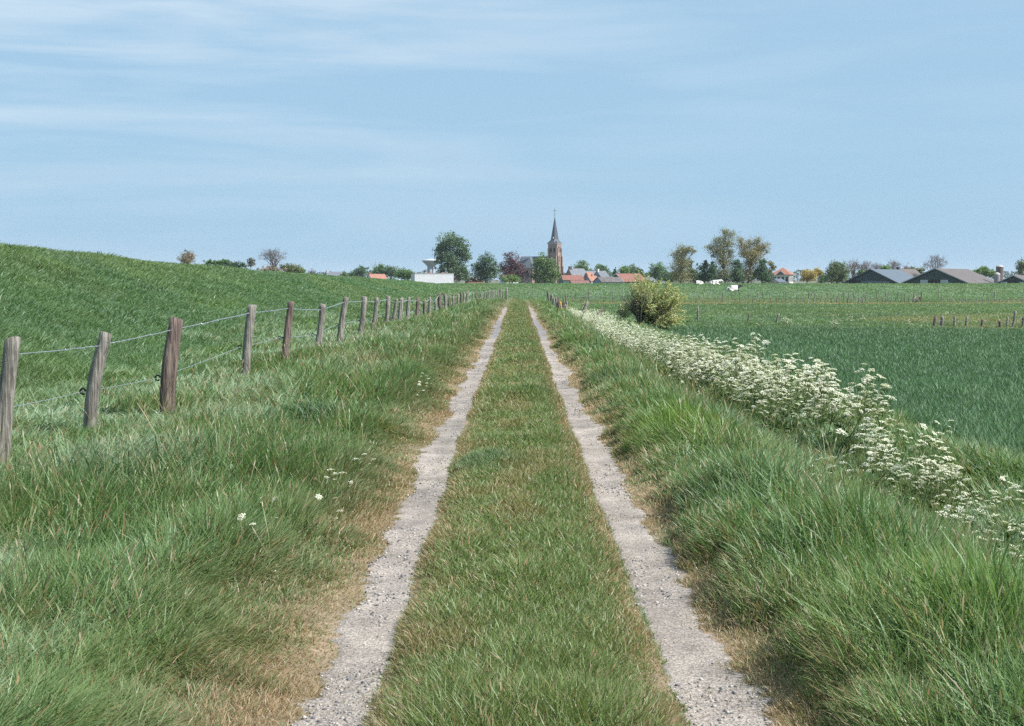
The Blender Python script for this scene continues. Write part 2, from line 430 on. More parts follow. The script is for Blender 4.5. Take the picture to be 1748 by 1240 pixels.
# ------------------------------------------------------------------ grass
def blades(name, x, y, z, Ln, Wd, ldir, lean, curl, col, segs, tipcol=None):
    n = len(x)
    lv = segs + 1
    P = np.zeros((n, lv, 3)); P[:, 0, 0] = x; P[:, 0, 1] = y; P[:, 0, 2] = z
    dx, dy = np.cos(ldir), np.sin(ldir)
    for k in range(segs):
        th = lean + curl * (k + .5) / segs
        st_ = Ln / segs
        P[:, k + 1, 0] = P[:, k, 0] + dx * np.sin(th) * st_
        P[:, k + 1, 1] = P[:, k, 1] + dy * np.sin(th) * st_
        P[:, k + 1, 2] = P[:, k, 2] + np.cos(th) * st_
    sa = rng.normal(0, .75, n)            # the blade's flat faces roughly either way, twisting
    sx, sy = np.cos(sa), np.sin(sa)
    prof = np.interp(np.linspace(0, 1, lv), [0, .35, .75, 1], [.75, 1, .7, 0])
    V = np.zeros((n, 2 * segs + 1, 3))
    for k in range(segs):
        hw = Wd * prof[k] * .5
        S = np.stack([sx * hw, sy * hw, np.zeros(n)], 1)
        V[:, 2 * k] = P[:, k] - S; V[:, 2 * k + 1] = P[:, k] + S
    V[:, 2 * segs] = P[:, segs]
    m = 2 * segs + 1
    base = (np.arange(n) * m)[:, None]
    fl = []; tot = []
    for k in range(segs - 1):
        fl += [2 * k, 2 * k + 1, 2 * k + 3, 2 * k + 2]; tot.append(4)
    fl += [2 * segs - 2, 2 * segs - 1, 2 * segs]; tot.append(3)
    loops = (base + np.array(fl)[None]).ravel()
    totals = np.tile(np.array(tot), n); starts = np.concatenate([[0], np.cumsum(totals)[:-1]])
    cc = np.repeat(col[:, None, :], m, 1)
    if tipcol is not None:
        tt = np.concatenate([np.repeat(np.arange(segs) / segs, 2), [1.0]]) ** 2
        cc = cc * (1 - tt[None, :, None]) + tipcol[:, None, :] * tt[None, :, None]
    return np_mesh(name, V.reshape(-1, 3), loops, starts, totals, cc.reshape(-1, 3))

def scatter(n, y0, y1, xl, xr, pw):
    """n random ground points with density falling as distance**-pw inside the view wedge"""
    yy = np.linspace(y0, y1, 2000)
    l = np.maximum(xl, -.43 * yy - 1.2); r_ = np.minimum(xr, .43 * yy + 1.2)
    wd = np.clip(r_ - l, 0, None)
    pdf = wd * yy ** -pw; cdf = np.cumsum(pdf); cdf /= cdf[-1]
    y = np.interp(rng.random(n), cdf, yy)
    l = np.maximum(xl, -.43 * y - 1.2); r_ = np.minimum(xr, .43 * y + 1.2)
    x = l + (r_ - l) * rng.random(n)
    return x, y

def mixc(c, t, d): return c * (1 - t[:, None]) + np.array(d)[None] * t[:, None]

# patches seen in the photograph: x, y, radius, colour, colour weight, length factor
PATCH = [(1.75, 13.2, .52, (.13, .22, .03), .8, 1.15), (-2.55, 15.0, .45, (.045, .11, .045), .9, 1.3),
         (1.75, 7.2, .5, (.07, .14, .04), .5, 1.15), (-2.3, 24, 1.0, (.17, .13, .07), .55, 1.0),
         (-1.9, 32, 1.0, (.19, .16, .08), .5, .9), (-3.2, 10.5, .7, (.05, .10, .045), .6, 1.2), (2.2, 5.6, .7, (.14, .24, .06), .6, 1.3),
         (1.45, 9.2, .35, (.06, .11, .045), .5, 1.05), (1.6, 21, .6, (.05, .10, .035), .6, 1.1), (1.5, 31, .8, (.05, .10, .035), .6, 1.1),
         (-.35, 12.0, .3, (.10, .17, .10), .7, 1.8), (.1, 19, .3, (.06, .12, .04), .5, 1.6), (.2, 35, .6, (.06, .12, .04), .5, 1.5)]

def verge(n, y0, y1, segs, name, xl=-7.5, xr=6.9, pw=1.8, wref=5.0):
    x, y = scatter(n, y0, y1, xl, xr, pw)
    x2, y2 = scatter(int(n * 1.1), y0, y1, -1.9, 1.5, pw)
    x = np.concatenate([x, x2]); y = np.concatenate([y, y2]); n = len(x)
    # clumping: pull points towards tuft centres
    g = .16
    cx_ = (np.floor(x / g) + .5 + .6 * (vnoise(np.floor(x / g) * 7.3, np.floor(y / g) * 3.1, 2) - .5)) * g
    cy_ = (np.floor(y / g) + .5 + .6 * (vnoise(np.floor(x / g) * 2.7, np.floor(y / g) * 9.1, 4) - .5)) * g
    pull = .35 * rng.random(n) * (np.abs(x) > 1.4)
    x = x + (cx_ - x) * pull; y = y + (cy_ - y) * pull
    xs = x - track_c(y); ax = np.abs(xs)
    right = xs > 0
    il, ol = track_edges(-1, y); ir, orr = track_edges(1, y)
    inn = np.where(right, ir, il); ou = np.where(right, orr, ol)
    fade = 1 - .75 * sstep(74, 90, y); mid = (inn + ou) / 2
    inn = mid - (mid - inn) * fade; ou = mid + (ou - mid) * fade
    intrack = (ax > inn + .02) & (ax < ou - .0)
    tuft = fnoise(x / .25, y / .3, 91, 2)
    keep = ~intrack | ((rng.random(n) < .04 + .5 * np.exp(-((np.minimum(ax - inn, ou - ax)) / .045))) & (tuft > .5))
    keep &= ~((y > 92))| (np.abs(x) > -1)
    # bare spots beside the tracks
    edge = np.exp(-((ax - ou) / .18).clip(0, None) ** 2) * (ax > ou)
    keep &= rng.random(n) > edge * .35 * (tuft < .5)
    x, y, xs, ax, right, inn, ou, intrack, tuft = [q[keep] for q in (x, y, xs, ax, right, inn, ou, intrack, tuft)]
    n = len(x)
    out_d = np.clip(ax - ou + .42 * (fnoise(x / .35, y / .5, 75, 3) - .5) + .25 * (fnoise(x / 2, y / 1.6, 76, 2) - .5), 0, None)          # distance outside the track
    in_d = np.clip(inn - ax, 0, None)          # distance inside the median
    nb = fnoise(x / 1.6, y / 2.6, 71, 3); nc = fnoise(x / .6, y / .8, 72, 3); nd = fnoise(x / 4, y / 9, 73, 2)
    Lr = np.interp(out_d, [0, .16, .38, .7, 1.0, 1.4, 2.4, 4], [.04, .06, .18, .30, .32, .29, .28, .30])
    Ll = np.interp(out_d, [0, .2, .38, .6, .95, 2.0, 4], [.045, .06, .11, .24, .36, .38, .26])
    Lm = np.interp(in_d, [0, .1, .3, .6], [.045, .075, .098, .10])
    Ln = np.where(ax < (inn + ou) / 2, Lm, np.where(right, Lr, Ll))
    Ln = Ln * (.5 + 1.0 * nb) * (.45 + 1.0 * nc) * (.6 + .7 * rng.random(n))
    Ln = np.where(ax < inn, Ln * (.7 + .9 * fnoise(x / .5, y / .8, 95, 2)), Ln)
    Ln = np.where(intrack, .03 * (.6 + rng.random(n)), Ln)
    Ln = Ln * (1 - .5 * sstep(85, 110, y) * (x > -6))
    d = np.maximum(y, 1)
    Wd = np.interp(Ln, [.05, .12, .3], [.0030, .0042, .0062]) * (.4 + 1.1 * rng.random(n)) * np.maximum(1, d / wref) ** .85
    # colours
    c = np.zeros((n, 3)); c[:] = (.118, .200, .072)
    silver = sstep(.38, .62, fnoise(x / 1.2 + 5, y / 2.2, 81, 3))
    c = mixc(c, silver * np.where(right, .55, .9) * sstep(.7, 1.7, out_d), (.240, .330, .215))
    yel = sstep(.5, .72, fnoise(x / .9 - 5, y / 1.5, 82, 3))
    c = mixc(c, yel * np.where(right, .5, .3), (.165, .225, .07))
    c = mixc(c, (~right) * np.exp(-((out_d - .42) / .30) ** 2) * (.2 + .5 * nc), (.21, .21, .115))
    med = ax < inn
    c = mixc(c, med * .75, (.155, .205, .072))
    c = mixc(c, med * sstep(.50, .72, fnoise(x / .35, y / .6, 83, 3)) * .6, (.25, .205, .10))
    dryt = np.clip(np.interp(out_d, [0, .15, .34, .65], [.95, .66, .26, .0]) * np.where(right, 1.15, 1.2), 0, 1) * (ax > ou)
    dryt = np.maximum(dryt, np.interp(in_d, [0, .09, .24], [.95, .5, .05]) * med)
    dryp = rng.random(n) < dryt * (.45 + .8 * nc)
    c = np.where(dryp[:, None], np.array([.36, .27, .17])[None] * (.7 + .5 * rng.random(n))[:, None], c)
    c = np.where(intrack[:, None], np.array([.20, .17, .08])[None], c)
    # dry and reddish blades among the green
    u = rng.random(n)
    reddish = .06 + .10 * sstep(.52, .7, nd) * (~right) * sstep(.4, 1.2, out_d) * (out_d < 2.6)
    c = np.where((u < reddish)[:, None], np.array([.26, .165, .085])[None], c)
    c = np.where(((u > .965))[:, None], np.array([.27, .28, .16])[None], c)
    for (px_, py_, pr, pc, pwt, pl) in PATCH:
        q = np.exp(-(((x - px_) ** 2 + ((y - py_) / 1.6) ** 2) / pr ** 2)) * (.7 + .6 * nc)
        c = mixc(c, np.clip(q, 0, 1) * pwt, pc); Ln = Ln * (1 + (pl - 1) * np.clip(q, 0, 1))
    c = c * (.80 + .40 * rng.random(n))[:, None]
    # lie of the grass: wind from the left, swirling in places
    ang = (fnoise(x / .7, y / 1.0, 84, 2) - .5) * 6.0 + np.where(right, 2.6, .25)
    ang = np.where(med, rng.random(n) * 6.28, ang)
    ang = ang + rng.normal(0, 1.35, n)
    lean = (.06 + .55 * fnoise(x / .8, y / 1.3, 85, 2)) * np.where(med, 1.1, 1) + rng.normal(0, .24, n) + .7 * (Ln < .07) * rng.random(n)
    curl = .35 + .9 * rng.random(n) + .5 * silver * (~right)
    # overhang beside the wheel tracks, spilling outward over the edge
    z = height(x, y) - .01
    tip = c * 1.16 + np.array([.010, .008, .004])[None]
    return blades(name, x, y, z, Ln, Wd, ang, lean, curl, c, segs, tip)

K = 1.4
def gobj(name, me, label):
    tag(link(name, me, M_GRASS), label, 'grass', kind='stuff')
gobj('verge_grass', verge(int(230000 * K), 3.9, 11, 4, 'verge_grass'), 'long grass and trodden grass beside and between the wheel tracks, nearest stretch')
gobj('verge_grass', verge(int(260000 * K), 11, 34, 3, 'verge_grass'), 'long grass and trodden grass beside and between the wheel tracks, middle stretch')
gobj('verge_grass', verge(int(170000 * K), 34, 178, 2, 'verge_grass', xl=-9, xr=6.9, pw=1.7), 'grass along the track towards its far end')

def seed_stalks(n, y0, y1):
    x, y = scatter(n, y0, y1, -4.6, 2.8, 1.2)
    il, ol = track_edges(-1, y); ir, orr = track_edges(1, y)
    xs = x - track_c(y); od = np.abs(xs) - np.where(xs > 0, orr, ol)
    k = (od > .45) & (fnoise(x / 1.1, y / 1.7, 301, 2) > .42); x, y = x[k], y[k]; n = len(x)
    H = .30 + .28 * rng.random(n); a = rng.random(n) * 6.28; le = .08 + .22 * rng.random(n)
    b = np.stack([x, y, height(x, y)], 1)
    d1 = np.stack([np.cos(a) * np.sin(le), np.sin(a) * np.sin(le), np.cos(le)], 1)
    d2 = np.stack([np.cos(a) * np.sin(le + .35), np.sin(a) * np.sin(le + .35), np.cos(le + .35)], 1)
    m = b + d1 * (H * .6)[:, None]; t_ = m + d2 * (H * .4)[:, None]; hl = (.05 + .05 * rng.random(n)); e_ = t_ + d2 * hl[:, None]
    sa = rng.random(n) * 3.14; S = np.stack([np.cos(sa), np.sin(sa), np.zeros(n)], 1)
    w_ = (.0011 * np.maximum(1, y / 6) ** .8)[:, None]; hw = (.0045 * np.maximum(1, y / 8) ** .7)[:, None]
    hm_ = (t_ + e_) / 2
    V = np.stack([b - S * w_, b + S * w_, m + S * w_, m - S * w_, t_ + S * w_, t_ - S * w_, t_, hm_ + S * hw, e_, hm_ - S * hw], 1)
    fl = np.array([0, 1, 2, 3, 3, 2, 4, 5, 6, 7, 8, 9]); loops = (np.arange(n) * 10)[:, None] + fl[None]
    tot = np.tile([4, 4, 4], n); sts = np.arange(3 * n) * 4
    g = np.array([.20, .22, .09]); hc = np.array([(.26, .21, .13), (.32, .28, .16), (.22, .20, .11)])[rng.integers(0, 3, n)]
    c = np.zeros((n, 10, 3)); c[:, :6] = g; c[:, 6:] = hc[:, None, :]
    c *= (.8 + .4 * rng.random(n))[:, None, None]
    return np_mesh('seed_stalks', V.reshape(-1, 3), loops.ravel(), sts, tot, c.reshape(-1, 3))
gobj('seed_stalks', seed_stalks(8500, 4, 50), 'thin brownish flowering grass stalks standing above the verge grass')

def dike(n, y0, y1, segs, xl, xr, cond=None, pw=1.7, tone=0, Lm=.25):
    x, y = scatter(n, y0, y1, xl, xr, pw)
    if cond is not None:
        k = cond(x, y); x, y = x[k], y[k]
    n = len(x)
    nb = fnoise(x / 1.8, y / 2.6, 171, 3); nc = fnoise(x / .7, y / 1.0, 172, 2); nd = fnoise(x / 6, y / 10, 173, 3)
    Ln = Lm * (.65 + .55 * nb) * (.55 + .85 * nc) * (.7 + .6 * rng.random(n))
    Wd = .0056 * (.5 + 1.0 * rng.random(n)) * np.maximum(1, y / 7) ** .85
    c = np.zeros((n, 3)); c[:] = (.108, .188, .088)
    if tone == 1: c[:] = (.100, .160, .075)
    c = mixc(c, sstep(.42, .66, nd) * .6, (.13, .215, .095))
    c = mixc(c, sstep(.5, .75, nb) * .45, (.165, .25, .09))
    c = mixc(c, sstep(.55, .8, fnoise(x / 3 + 8, y / 4, 174, 3)) * .6, (.16, .235, .15))
    c = mixc(c, sstep(.48, .7, fnoise(x / 9 + 3, y / 14, 178, 3)) * .4, (.165, .205, .085))
    if tone == 1:
        tan = sstep(.5, .68, fnoise(x / 14, y / 12, 77, 3)) * .4 + np.exp(-((y - 146 - .05 * (x - 20)) / 3.5) ** 2) * (.4 + .8 * fnoise(x / 5, y / 3, 5, 2)) * (y > 100)
        c = mixc(c, np.clip(tan, 0, .9), (.26, .22, .11))
    u = rng.random(n)
    c = np.where(((u > .96) & (y < 60))[:, None], np.array([.20, .25, .12])[None], c)
    c = c * (.80 + .40 * rng.random(n))[:, None]
    ang = (fnoise(x / .8, y / 1.1, 175, 2) - .5) * 4 + rng.normal(0, 2.2, n)
    lean = .35 + .75 * fnoise(x / 1.2, y / 1.8, 176, 2) + rng.normal(0, .15, n)
    curl = .4 + .8 * rng.random(n)
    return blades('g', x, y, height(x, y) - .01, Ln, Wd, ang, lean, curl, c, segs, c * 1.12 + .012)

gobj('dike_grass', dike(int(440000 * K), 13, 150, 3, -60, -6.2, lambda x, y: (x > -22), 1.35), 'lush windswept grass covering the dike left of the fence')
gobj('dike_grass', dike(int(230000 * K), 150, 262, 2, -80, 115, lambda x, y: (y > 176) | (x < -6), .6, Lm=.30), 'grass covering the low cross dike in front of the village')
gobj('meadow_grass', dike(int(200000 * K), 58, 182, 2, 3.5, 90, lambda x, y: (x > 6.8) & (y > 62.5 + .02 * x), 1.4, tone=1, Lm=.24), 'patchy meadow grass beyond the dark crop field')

def crop(n, y0, y1, segs):
    x, y = scatter(n, y0, y1, 6.6, 60, 1.75)
    k = (x > 6.75 + .25 * fnoise(y / 2, 1.0, 5, 2)) & (y < 61.5 + .02 * x + 4.0 * fnoise(x / 3, 3.0, 6, 3) + rng.random(len(x)) * 1.5)
    x, y = x[k], y[k]; n = len(x)
    x = np.where(rng.random(n) < .75, (np.floor(x / .14) + .5) * .14 + rng.normal(0, .018, n), x)
    nb = fnoise(x / 2.5, y / 4, 271, 3)
    Ln = .36 * (.75 + .4 * nb) * (.75 + .4 * rng.random(n))
    Wd = .0125 * (.5 + .6 * rng.random(n)) * np.maximum(1, y / 14) ** .8
    c = np.zeros((n, 3)); c[:] = (.070, .142, .066)
    c = mixc(c, sstep(.4, .7, nb) * .6, (.095, .175, .082))
    c = mixc(c, sstep(44, 62, y) * (.3 + .5 * fnoise(x / 5, y / 6, 277, 3)), (.085, .150, .070))
    c = mixc(c, (rng.random(n) < .22) * .7, (.18, .29, .17))
    c = c * (.6 + .8 * rng.random(n))[:, None]
    ang = rng.random(n) * 6.28
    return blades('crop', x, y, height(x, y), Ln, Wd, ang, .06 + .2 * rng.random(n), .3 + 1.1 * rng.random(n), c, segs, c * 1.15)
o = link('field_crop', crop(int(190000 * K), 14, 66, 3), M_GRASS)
tag(o, 'dense dark blue-green young cereal crop filling the right field', 'crop', kind='stuff')

# ------------------------------------------------------------------ trees
def leaves(pts, size, cols, name='crown', squash=1.0):
    n = len(pts)
    u = rng.normal(size=(n, 3)); u /= np.linalg.norm(u, axis=1)[:, None]
    w_ = rng.normal(size=(n, 3)); v_ = np.cross(u, w_); v_ /= np.linalg.norm(v_, axis=1)[:, None]
    s = (size * (.6 + .8 * rng.random(n)))[:, None]
    a = pts - u * s; b = pts + v_ * s * .55; c_ = pts + u * s; d = pts - v_ * s * .55
    V = np.stack([a, b, c_, d], 1).reshape(-1, 3)
    return np_mesh(name, V, np.arange(4 * n), np.arange(n) * 4, np.full(n, 4), np.repeat(cols, 4, 0))

def lobe_points(lobes, n, fill=.55, clump=.24):
    vol = np.array([l[3] * l[4] * l[5] for l in lobes]) ** .75; vol /= vol.sum()
    P = []; T = []
    for l, f in zip(lobes, vol):
        m = max(8, int(n * f)); nc = max(5, int(m / 34))
        d = rng.normal(size=(nc, 3)); d /= np.linalg.norm(d, axis=1)[:, None]
        rr = (fill + (1 - fill) * rng.random(nc))
        cc = np.array(l[:3]) + d * rr[:, None] * np.array(l[3:6])
        k = rng.integers(0, nc, m)
        rad = min(l[3], l[5]) * clump * (.6 + .8 * rng.random(nc))
        P.append(cc[k] + rng.normal(size=(m, 3)) * rad[k][:, None] * np.array([1, 1, .75]) * .8)
        T.append(rng.random(nc)[k])
    return np.concatenate(P), np.concatenate(T)

def tree(name, label, cat, d, bx, by, lobes, cols, n=1500, size=None, trunk=.25, fill=.55, clump=.24, barkc='bark', limbs=True, group=None, z0=None, twigs=0):
    """bx, by: foot pixel column / row; lobes: (px, py, rx, ry) ellipses in photo pixels at distance d"""
    k = d / F
    foot = PX(bx, by, d)
    gz = hz1(foot.x, d) - .15
    foot.z = gz
    root = empty(name, foot, 0, label, cat, group)
    LL = []
    for (px, py, rx, ry) in lobes:
        c = PX(px, py, d) - foot
        dep = rng.normal(0, .25) * rx * k if len(lobes) > 1 else 0
        g_ = 1.16 if n < 3500 or name != 'poplar' else 1.25
        LL.append((c.x, c.y + dep, c.z, rx * k * g_, min(rx, ry * 1.4) * k, ry * k * g_))
    if trunk:
        mb = MB()
        ctr = Vector((np.mean([l[0] for l in LL]), 0, np.mean([l[2] for l in LL])))
        mb.tube([(0, 0, 0), ctr * .35 + Vector((.1, 0, 0)), ctr * .75, ctr * 1.05], [trunk, trunk * .8, trunk * .55, trunk * .3], 7)
        if limbs:
            for l in LL:
                e_ = Vector(l[:3]); s_ = ctr * min(.95, max(.3, .35 + .35 * random.random()))
                m_ = (s_ + e_) / 2 + Vector((0, 0, .08 * (e_ - s_).length))
                mb.tube([s_, m_, e_], [trunk * .5, trunk * .35, trunk * .15], 5)
                for q in range(5 + twigs):
                    dv = Vector(rng.normal(size=3)).normalized()
                    t_ = e_ + Vector((dv.x * l[3], dv.y * l[4], dv.z * l[5])) * .85
                    mb.tube([m_.lerp(e_, .3 + .6 * random.random()), (e_ + t_) / 2 + Vector((0, 0, .05 * l[5])), t_], [trunk * .18, trunk * .12, trunk * .05], 3, False)
        mb.build('trunk', mat(barkc, (.13, .11, .09) if barkc == 'bark' else (.20, .18, .16), .9, 2.0, .3), root, True)
    pts, tt = lobe_points(LL, int(n * 3.2), fill * .5, clump * 1.1)
    ok = pts[:, 2] > .05
    pts, tt = pts[ok], tt[ok]
    cols = np.array(cols, float)
    ci = np.clip((tt * len(cols)).astype(int), 0, len(cols) - 1)
    c = cols[ci] * 1.75 * (.75 + .5 * rng.random(len(pts)))[:, None]
    if size is None: size = .42 * d / 500
    size *= .62
    link('crown', leaves(pts, size, c), M_LEAF, root)
    return root

DG = [(.033, .060, .032), (.040, .078, .036), (.058, .098, .042)]      # dark green
MG = [(.045, .085, .032), (.065, .115, .040), (.085, .140, .050)]      # mid green
LG = [(.085, .135, .035), (.110, .170, .045), (.075, .125, .040)]      # light green
OL = [(.130, .128, .055), (.165, .150, .065), (.110, .115, .050)]      # bronze, just in leaf
PU = [(.070, .035, .042), (.100, .050, .058), (.055, .030, .035)]      # copper beech
YE = [(.26, .20, .05), (.20, .16, .05), (.30, .23, .07)]
BR = [(.15, .12, .09), (.12, .10, .07), (.18, .145, .10)]

# left of the village
tree('small_tree', 'small brown budding tree alone on the skyline above the left dike', 'tree', 320, 320, 470, [(320, 438, 11, 9), (318, 446, 13, 8)], BR, 1100, .22, .2, .3)
tree('bush', 'low grey-green rounded bush on the dike skyline, right of the brown tree', 'bush', 330, 372, 470, [(362, 449, 16, 5), (380, 449, 14, 5)], MG, 900, .25, 0)
tree('bush', 'low bush on the dike skyline between two trees', 'bush', 330, 402, 470, [(398, 452, 14, 6), (412, 455, 10, 5)], DG, 700, .25, 0)
tree('small_tree', 'tiny dark tree just left of the large bare tree', 'tree', 340, 428, 470, [(428, 448, 7, 7)], [(.09, .09, .07), (.07, .075, .055)], 450, .22, .15)
tree('bush', 'olive bush at the foot of the large bare tree', 'bush', 345, 497, 475, [(490, 460, 14, 8), (503, 460, 13, 8)], [(.10, .11, .04), (.08, .10, .045)], 900, .26, 0)
tree('bush', 'small grey-green bush at the right end of the bushes on the dike', 'bush', 350, 514, 475, [(514, 463, 6, 6)], MG, 350, .26, 0)
tree('bush', 'pale brown scrub low under the bare tree on the dike', 'bush', 342, 465, 475, [(462, 461, 24, 6)], BR, 700, .24, 0, fill=.3)
tree('bush', 'small green bush beside the grey roofed cottage', 'bush', 470, 588, 480, [(588, 471, 6, 6)], MG, 350, .32, 0)
tree('hedge', 'dark green hedge between the grey roofed and the orange roofed cottage', 'hedge', 560, 612, 480, [(605, 468, 11, 7), (618, 465, 12, 9)], DG, 900, .4, 0)
tree('tree', 'loose green tree behind the orange roofed cottage', 'tree', 600, 648, 480, [(648, 460, 12, 9), (645, 468, 14, 9)], MG, 1000, .42, .3)
tree('tree', 'lower green tree between the orange roof and the round dark bush', 'tree', 600, 668, 480, [(664, 464, 12, 9), (674, 466, 10, 8)], DG, 900, .42, .25)
tree('bush', 'round dark green bush at the left end of the long white wall', 'bush', 430, 690, 480, [(686, 466, 12, 9), (695, 468, 10, 9)], MG, 1300, .3, .2)
# village
tree('large_tree', 'tallest dark green broad tree beside the white water tower', 'tree', 480, 772, 482,
     [(770, 412, 20, 15), (787, 424, 15, 14), (754, 425, 13, 11), (765, 438, 19, 14), (792, 438, 12, 11), (750, 442, 9, 9), (772, 456, 20, 15), (752, 462, 8, 12), (792, 458, 9, 9), (790, 469, 14, 10)], [(.045, .078, .040), (.060, .098, .046), (.078, .118, .055)], 5200, .42, .55, .5, .2)
tree('tree', 'medium green rounded tree between the tallest tree and the copper beech', 'tree', 500, 829, 482, [(830, 446, 12, 13), (817, 458, 12, 12), (841, 459, 11, 12), (829, 470, 18, 11)], DG, 2300, .42, .35, .45)
tree('copper_beech', 'dark purple leaved tree left of the church', 'tree', 520, 874, 482, [(873, 443, 11, 12), (864, 457, 11, 10), (882, 455, 11, 10), (874, 466, 20, 11), (890, 468, 9, 9)], PU, 2400, .42, .3, .3, .26)
tree('bush', 'low bright green bush under the copper beech', 'bush', 470, 873, 483, [(865, 476, 11, 6), (878, 476, 12, 6)], LG, 800, .34, 0)
tree('tree', 'bright green rounded tree standing in front of the church tower', 'tree', 520, 929, 483, [(928, 446, 13, 12), (919, 457, 12, 12), (940, 458, 12, 13), (930, 470, 22, 14), (945, 471, 8, 11)], [(.075, .120, .035), (.055, .095, .032), (.10, .150, .045)], 3300, .40, .4, .5)
tree('bush', 'dark purple bush at the right foot of the church tower', 'bush', 560, 957, 482, [(957, 472, 5, 8)], PU, 350, .4, 0)
tree('bush', 'reddish brown scrub between the white wall and the rounded tree', 'bush', 500, 785, 483, [(782, 475, 7, 7), (805, 478, 14, 4)], [(.10, .06, .05), (.07, .065, .04)], 500, .36, 0)
tree('tree', 'green tree behind the grey village roofs, left of the white chimney', 'tree', 720, 992, 482, [(992, 457, 11, 9), (1001, 463, 8, 6)], MG, 1100, .5, .3)
tree('tree', 'narrow green tree right of the white chimney', 'tree', 720, 1027, 482, [(1026, 459, 8, 8), (1032, 466, 7, 7)], MG, 900, .5, .3)
tree('conifer', 'small pointed dark conifer above the red barn roof', 'tree', 650, 1050, 478, [(1050, 459, 1.6, 4), (1050, 464, 2.8, 4), (1050, 470, 3.6, 4)], DG, 500, .35, .2, limbs=False)
tree('tree', 'light green tree directly behind the red barn roof', 'tree', 620, 1067, 480, [(1066, 464, 9, 8)], LG, 800, .45, .25)
tree('tree', 'grey-green tree behind the right end of the red barn roof', 'tree', 680, 1080, 480, [(1079, 460, 8, 8), (1083, 468, 7, 7)], [(.075, .105, .06), (.06, .09, .05)], 800, .45, .25)
tree('tree', 'dark green tree just right of the red barn', 'tree', 600, 1091, 482, [(1091, 465, 7, 8), (1096, 472, 7, 7)], DG, 800, .42, .25)
tree('tree', 'domed green tree behind the hawthorn bush', 'tree', 560, 1124, 482, [(1124, 459, 13, 10), (1118, 470, 14, 10), (1131, 471, 12, 9)], MG, 1700, .42, .35)
tree('hedge', 'dark hedge between the domed tree and the bronze trees', 'hedge', 540, 1142, 484, [(1137, 475, 8, 9), (1149, 474, 6, 10)], DG, 800, .4, 0)
# bronze trees
tree('hedge', 'long dark green thicket under the bronze trees', 'hedge', 455, 1230, 485, [(1150 + q * 13.5, 475 - 3 * (q % 3), 11, 9) for q in range(13)], DG, 3200, .34, 0)
tree('hedge', 'low dark shrubs behind the village roofs', 'hedge', 740, 1040, 483, [(985 + q * 13, 474 - 2 * (q % 2), 10, 7) for q in range(10)], DG, 1600, .5, 0)
tree('poplar', 'leftmost bronze tree with its top bent to the right', 'tree', 430, 1160, 485, [(1176, 424, 8, 5), (1165, 424, 7, 6), (1184, 430, 4, 5), (1154, 434, 8, 6), (1160, 445, 10, 7), (1158, 460, 13, 12), (1166, 474, 12, 11), (1150, 472, 7, 10), (1164, 436, 10, 9), (1170, 428, 9, 6), (1168, 450, 12, 9)], OL, 3600, .26, .28, .0, .5, twigs=3)
tree('poplar', 'tallest bronze tree with a bare gap below its high crown', 'tree', 430, 1238, 485, [(1238, 396, 10, 6), (1247, 404, 8, 9), (1235, 409, 8, 6), (1222, 412, 9, 5), (1212, 422, 8, 6), (1223, 430, 9, 6), (1246, 428, 6, 5), (1247, 437, 5, 5), (1217, 437, 4, 4), (1238, 449, 14, 8), (1236, 466, 14, 13), (1232, 438, 13, 11), (1240, 418, 12, 10), (1228, 422, 11, 9)], OL, 3900, .26, .30, .0, .5, twigs=4)
tree('poplar', 'wide spreading bronze tree with two raised tops', 'tree', 430, 1276, 485, [(1264, 411, 6, 7), (1270, 421, 9, 8), (1280, 415, 7, 5), (1294, 411, 6, 7), (1307, 421, 7, 6), (1297, 428, 9, 6), (1285, 431, 9, 7), (1268, 434, 7, 6), (1310, 430, 4, 4), (1282, 448, 12, 8), (1276, 464, 13, 12), (1285, 438, 16, 9), (1274, 430, 10, 9), (1295, 422, 11, 8)], [(.150, .130, .055), (.125, .120, .055), (.175, .145, .065)], 4300, .26, .30, .0, .5, twigs=4)
tree('tree', 'slim dark green tree beside the bent bronze tree', 'tree', 440, 1178, 485, [(1178, 452, 5, 9), (1180, 468, 8, 12)], DG, 800, .32, .2)
tree('conifer', 'thin pointed dark tree between two fuller dark green ones', 'tree', 450, 1190, 485, [(1190, 456, 2.2, 8), (1191, 473, 7, 10)], DG, 600, .3, .2)
tree('tree', 'left one of two pointed dark green trees left of the tallest bronze tree', 'tree', 430, 1202, 485, [(1203, 450, 5, 6), (1202, 460, 8, 9), (1202, 474, 9, 9)], DG, 1100, .32, .2)
tree('tree', 'right one of two pointed dark green trees left of the tallest bronze tree', 'tree', 428, 1216, 485, [(1215, 451, 4, 6), (1216, 461, 7, 9), (1217, 474, 8, 9)], DG, 1100, .32, .2)
tree('tree', 'dark green tree between the two tall bronze trees', 'tree', 424, 1258, 485, [(1258, 452, 7, 9), (1257, 465, 9, 10), (1259, 475, 10, 8)], DG, 1400, .32, .2)
tree('tree', 'dark green tree under the right side of the spreading bronze tree', 'tree', 424, 1300, 485, [(1301, 452, 8, 9), (1298, 466, 11, 11), (1305, 474, 10, 9)], DG, 1700, .32, .25)
tree('small_tree', 'small bronze tree at the right end of the grove beside the red pyramid roof', 'tree', 440, 1318, 485, [(1315, 450, 5, 5), (1320, 457, 6, 5), (1313, 463, 5, 6)], OL, 600, .28, .18, .3)
tree('bush', 'yellow flowering bush right of the red pyramid roof', 'bush', 440, 1380, 485, [(1376, 468, 8, 8), (1386, 470, 8, 8), (1380, 476, 11, 6)], YE, 1100, .3, 0)
tree('bush', 'smaller yellow bush against the big green willow', 'bush', 450, 1397, 485, [(1397, 465, 7, 6)], YE, 450, .3, .15)
tree('bush', 'grey-green bush in front of the yellow bushes', 'bush', 430, 1404, 486, [(1404, 477, 9, 7)], MG, 500, .3, 0)
